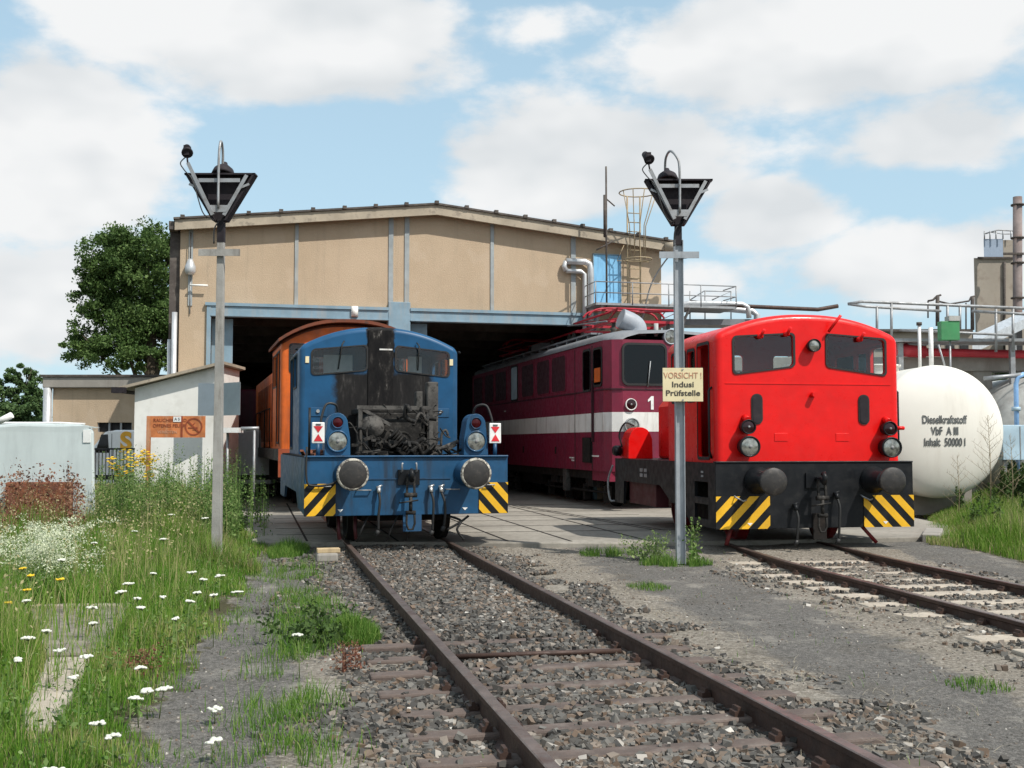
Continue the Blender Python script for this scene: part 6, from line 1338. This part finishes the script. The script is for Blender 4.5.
# ================================================================ factory far right
YF = 150
fb = thing('concrete_tower', (0, 0, 0), 0, 'tall concrete factory tower with a blue-grey top unit at the right edge', 'tower')
def boxpx(parent, name, mt, x0, y0_, x1, y1_, Y, dep, bevel=0):
    a_, b_ = at(x0, y1_, Y), at(x1, y0_, Y); k_ = (Y + dep) / Y; return MB().xy([(a_.x, Y), (b_.x, Y), (b_.x * k_, Y + dep), (a_.x * k_, Y + dep)], a_.z, b_.z).build(name, mt, parent, bevel)
boxpx(fb, 'shaft', 'factory', 978, 258, 1013, 446, YF, 6); boxpx(fb, 'top_unit', 'bluegrey', 984, 239, 1003, 257.5, YF + .5, 4); boxpx(fb, 'lift_house', 'factory', 1003.3, 240, 1013, 257.5, YF + .5, 4); boxpx(fb, 'coping', 'gutter', 977.5, 256.8, 1013.5, 258.6, YF - .3, 6.4)
m = MB()
for px in (984.5, 990, 996, 1003, 1011): m.cyl(at(px, 239, YF), at(px, 231, YF), .09, n=5)
m.tube([at(984, 234, YF), at(998, 230, YF), at(1013, 231, YF)], .1, 5); m.tube([at(990, 232, YF), at(1003, 234, YF + 3), at(1012, 234, YF + 3)], .08, 5); m.build('roof_railing', 'steel', fb)
m = MB(); m.cyl(at(1004.5, 262, YF - .2), at(1004.5, 350, YF - .2), .18, n=8); m.build('riser_pipe', 'gutter', fb)
ch = thing('rusty_chimney', (0, 0, 0), 0, 'slender rusty steel chimney beside the concrete tower', 'chimney')
c0, c1 = at(1017.5, 446, YF - 4), at(1017.5, 197, YF - 4); MB().cyl((c0.x, YF - 4, 0), c1, .62, .58, 20).build('stack', 'chimney', ch)
m = MB()
for py in (205, 238, 263, 298): p = at(1017.5, py, YF - 4); m.lathe(p, (0, 0, 1), [(.5, -.1), (.85, -.1), (.85, .1), (.5, .1)], 16)
m.each('collar', 'gutter', ch)
boxpx(ch, 'brace', 'gutter', 1003, 252.5, 1024, 254.5, YF - 4.8, .4)
b2 = thing('brown_factory_building', (0, 0, 0), 0, 'low brown-grey factory building behind the steel walkway', 'building')
boxpx(b2, 'wall', 'factory', 850, 331, 972, 445, 95, 30); boxpx(b2, 'roof_edge', 'gutter', 848, 329, 973, 331.5, 94.5, 31)
m = MB()
for px in range(862, 965, 14): a_, b_ = at(px, 350, 95), at(px + 8, 342, 95); m.bx(a_.x, b_.x, 94.9, 94.98, a_.z, b_.z)
m.each('window', 'interior', b2)
b3 = thing('grey_factory_block', (0, 0, 0), 0, 'grey factory block with a dark opening at the foot of the chimney', 'building')
boxpx(b3, 'wall', 'factory', 1008, 318, 1100, 446, 135, 20); boxpx(b3, 'opening', 'interior', 1010, 322, 1022, 350, 134.9, .08)
cv = thing('conveyor_gallery', (0, 0, 0), 0, 'pale sloping conveyor gallery rising towards the concrete tower', 'conveyor')
m = MB(); p, q = at(925, 366, 100), at(1060, 303, 118); m.bar(p, q, 2.2, .95); m.build('gallery', 'conv', cv); m = MB()
for k_ in (.3, .62, .9): s = p.lerp(q, k_); m.bx(s.x - .15, s.x + .15, s.y - .15, s.y + .15, -.1, s.z)
m.each('support_leg', 'steel', cv)
m = MB()
for k_ in np.linspace(.1, .95, 9): s = p.lerp(q, k_); m.bx(s.x - .2, s.x + .2, s.y - 1.25, s.y - 1.05, s.z - .3, s.z + .25)
m.each('window', 'gutter', cv)

# ================================================================ trees
def tree(name, base_, trunk_h, r0, blobs_, nleaf, lsize, mt, label, limbs=True, cat='tree'):
    t_ = thing(name, base_, 0, label, cat); b0 = Vector(base_)
    m = MB(); m.tube(bez([(0, 0, -.2), (.1, 0, trunk_h * .4), (-.1, .1, trunk_h * .8), (.1, 0, trunk_h)]), [r0 * (1 - .65 * i / 15) for i in range(16)], 9)
    for (bx_, by, bz, rx, ry, rz) in blobs_:
        s = Vector((0, 0, min(bz * .55, trunk_h * .85))); e_ = Vector((bx_, by, bz + rz * .3)); mid_ = s.lerp(e_, .5) + Vector((0, 0, -.3)); m.tube(bez([s, mid_, e_]), [r0 * .42 * (1 - .8 * i / 10) for i in range(11)], 6)
        for j in range(3): q = mid_.lerp(e_, .5); m.tube([q, e_ + Vector((random.uniform(-rx, rx) * .7, random.uniform(-ry, ry) * .7, random.uniform(-rz, rz) * .7))], [r0 * .14, r0 * .03], 5)
    m.build('trunk', 'bark', t_)
    P = []; T = []
    tot = sum(b[3] * b[5] for b in blobs_)
    for (bx_, by, bz, rx, ry, rz) in blobs_:
        nn = int(nleaf * rx * rz / tot); nc = max(12, int(nn / 130)); d = rng.normal(size=(nc, 3)); d /= np.linalg.norm(d, axis=1)[:, None]; cc = d * (rng.random(nc) ** .45)[:, None] * np.array([rx, ry, rz]) + np.array([bx_, by, bz])
        rad = rng.uniform(.08, .2, nc) * (rx + rz); k_ = rng.integers(0, nc, nn); q = rng.normal(size=(nn, 3)); q /= np.linalg.norm(q, axis=1)[:, None]
        P.append(cc[k_] + q * (rng.random(nn) ** .5)[:, None] * rad[k_][:, None] * np.array([1, 1, .75])); ct = rng.random(nc); T.append(np.clip(.3 * ct[k_] + .7 * rng.random(nn), 0, 1))
    P = np.concatenate(P); T = np.concatenate(T); v = leaves(P, rng.uniform(.6, 1.3, len(P)) * lsize, T); o = fast('crown', v[0], v[1], mt, v[2], parent=t_)
    return t_
Yt = 62; s = FPX / Yt; p0 = at(150, 446, Yt); X0 = p0.x
def B(px, py, rx, ry, Y=Yt, X=None): p = at(px, py, Y); return (p.x - (X0 if X is None else X), random.uniform(-1, 1), p.z, rx / (FPX / Y), rx / (FPX / Y) * .9, ry / (FPX / Y))
tree('poplar_tree', (X0, Yt, 0), 9.5, .5, [B(150, 262, 42, 36), B(115, 262, 32, 36), B(105, 305, 28, 30), B(140, 315, 40, 36), B(170, 245, 22, 22), B(90, 345, 26, 24), B(130, 352, 42, 20), B(170, 330, 26, 40), B(98, 278, 18, 20), B(120, 245, 20, 14)], 80000, .09, 'leaf', 'big dark green leafy tree rising behind the shed and annex')
Yt = 75; p0 = at(22, 446, Yt); X1 = p0.x
tree('leafy_tree', (X1, Yt, 0), 3.6, .25, [B(22, 378, 22, 14, 75, X1), B(8, 392, 18, 16, 75, X1), B(35, 396, 16, 18, 75, X1), B(24, 410, 24, 16, 75, X1), B(-12, 390, 20, 20, 75, X1)], 14000, .11, 'leaf2', 'small lighter green tree at the left edge beyond the annex')
for i, (px, py, rx, ry, Y, lab) in enumerate([(20, 420, 30, 20, 68, 'low green bushes below the small tree at the left edge'), (-35, 415, 30, 25, 66, 'green shrub at the far left edge of the yard')]):
    p = at(px, py, Y); tree('green_shrub', (p.x, Y, 0), 1.2, .1, [(0, 0, p.z, rx / (FPX / Y), 1.5, ry / (FPX / Y)), (1.2, .3, p.z - .3, rx / (FPX / Y) * .7, 1.2, ry / (FPX / Y) * .8)], 5000, .14, 'leaf2', lab, cat='shrub')
p = at(975, 372, 60); tree('green_shrub', (p.x, 60, 0), 2.5, .15, [(0, 0, p.z, 1.6, 1.5, 1.1), (1.6, 0, p.z - .3, 1.6, 1.5, 1.2), (3.6, 0, p.z - .2, 1.8, 1.5, 1.2)], 7000, .14, 'leaf2', 'green shrub seen under the concrete beam at the right', cat='shrub')
# far hedge line, one mass
n = 16000; X = rng.uniform(-160, 160, n); Yh = 190 + rng.normal(0, 2, n); Z = rng.random(n) * (3.2 + 2.2 * vnoise(X, Yh, 9, 61)); v = leaves(np.stack([X, Yh, Z], -1), rng.uniform(.5, 1.1, n), rng.random(n))
tag(fast('distant_woodland', *v[:2], 'leaf2', v[2], 'stuff'), 'distant line of green trees on the horizon', 'woodland')
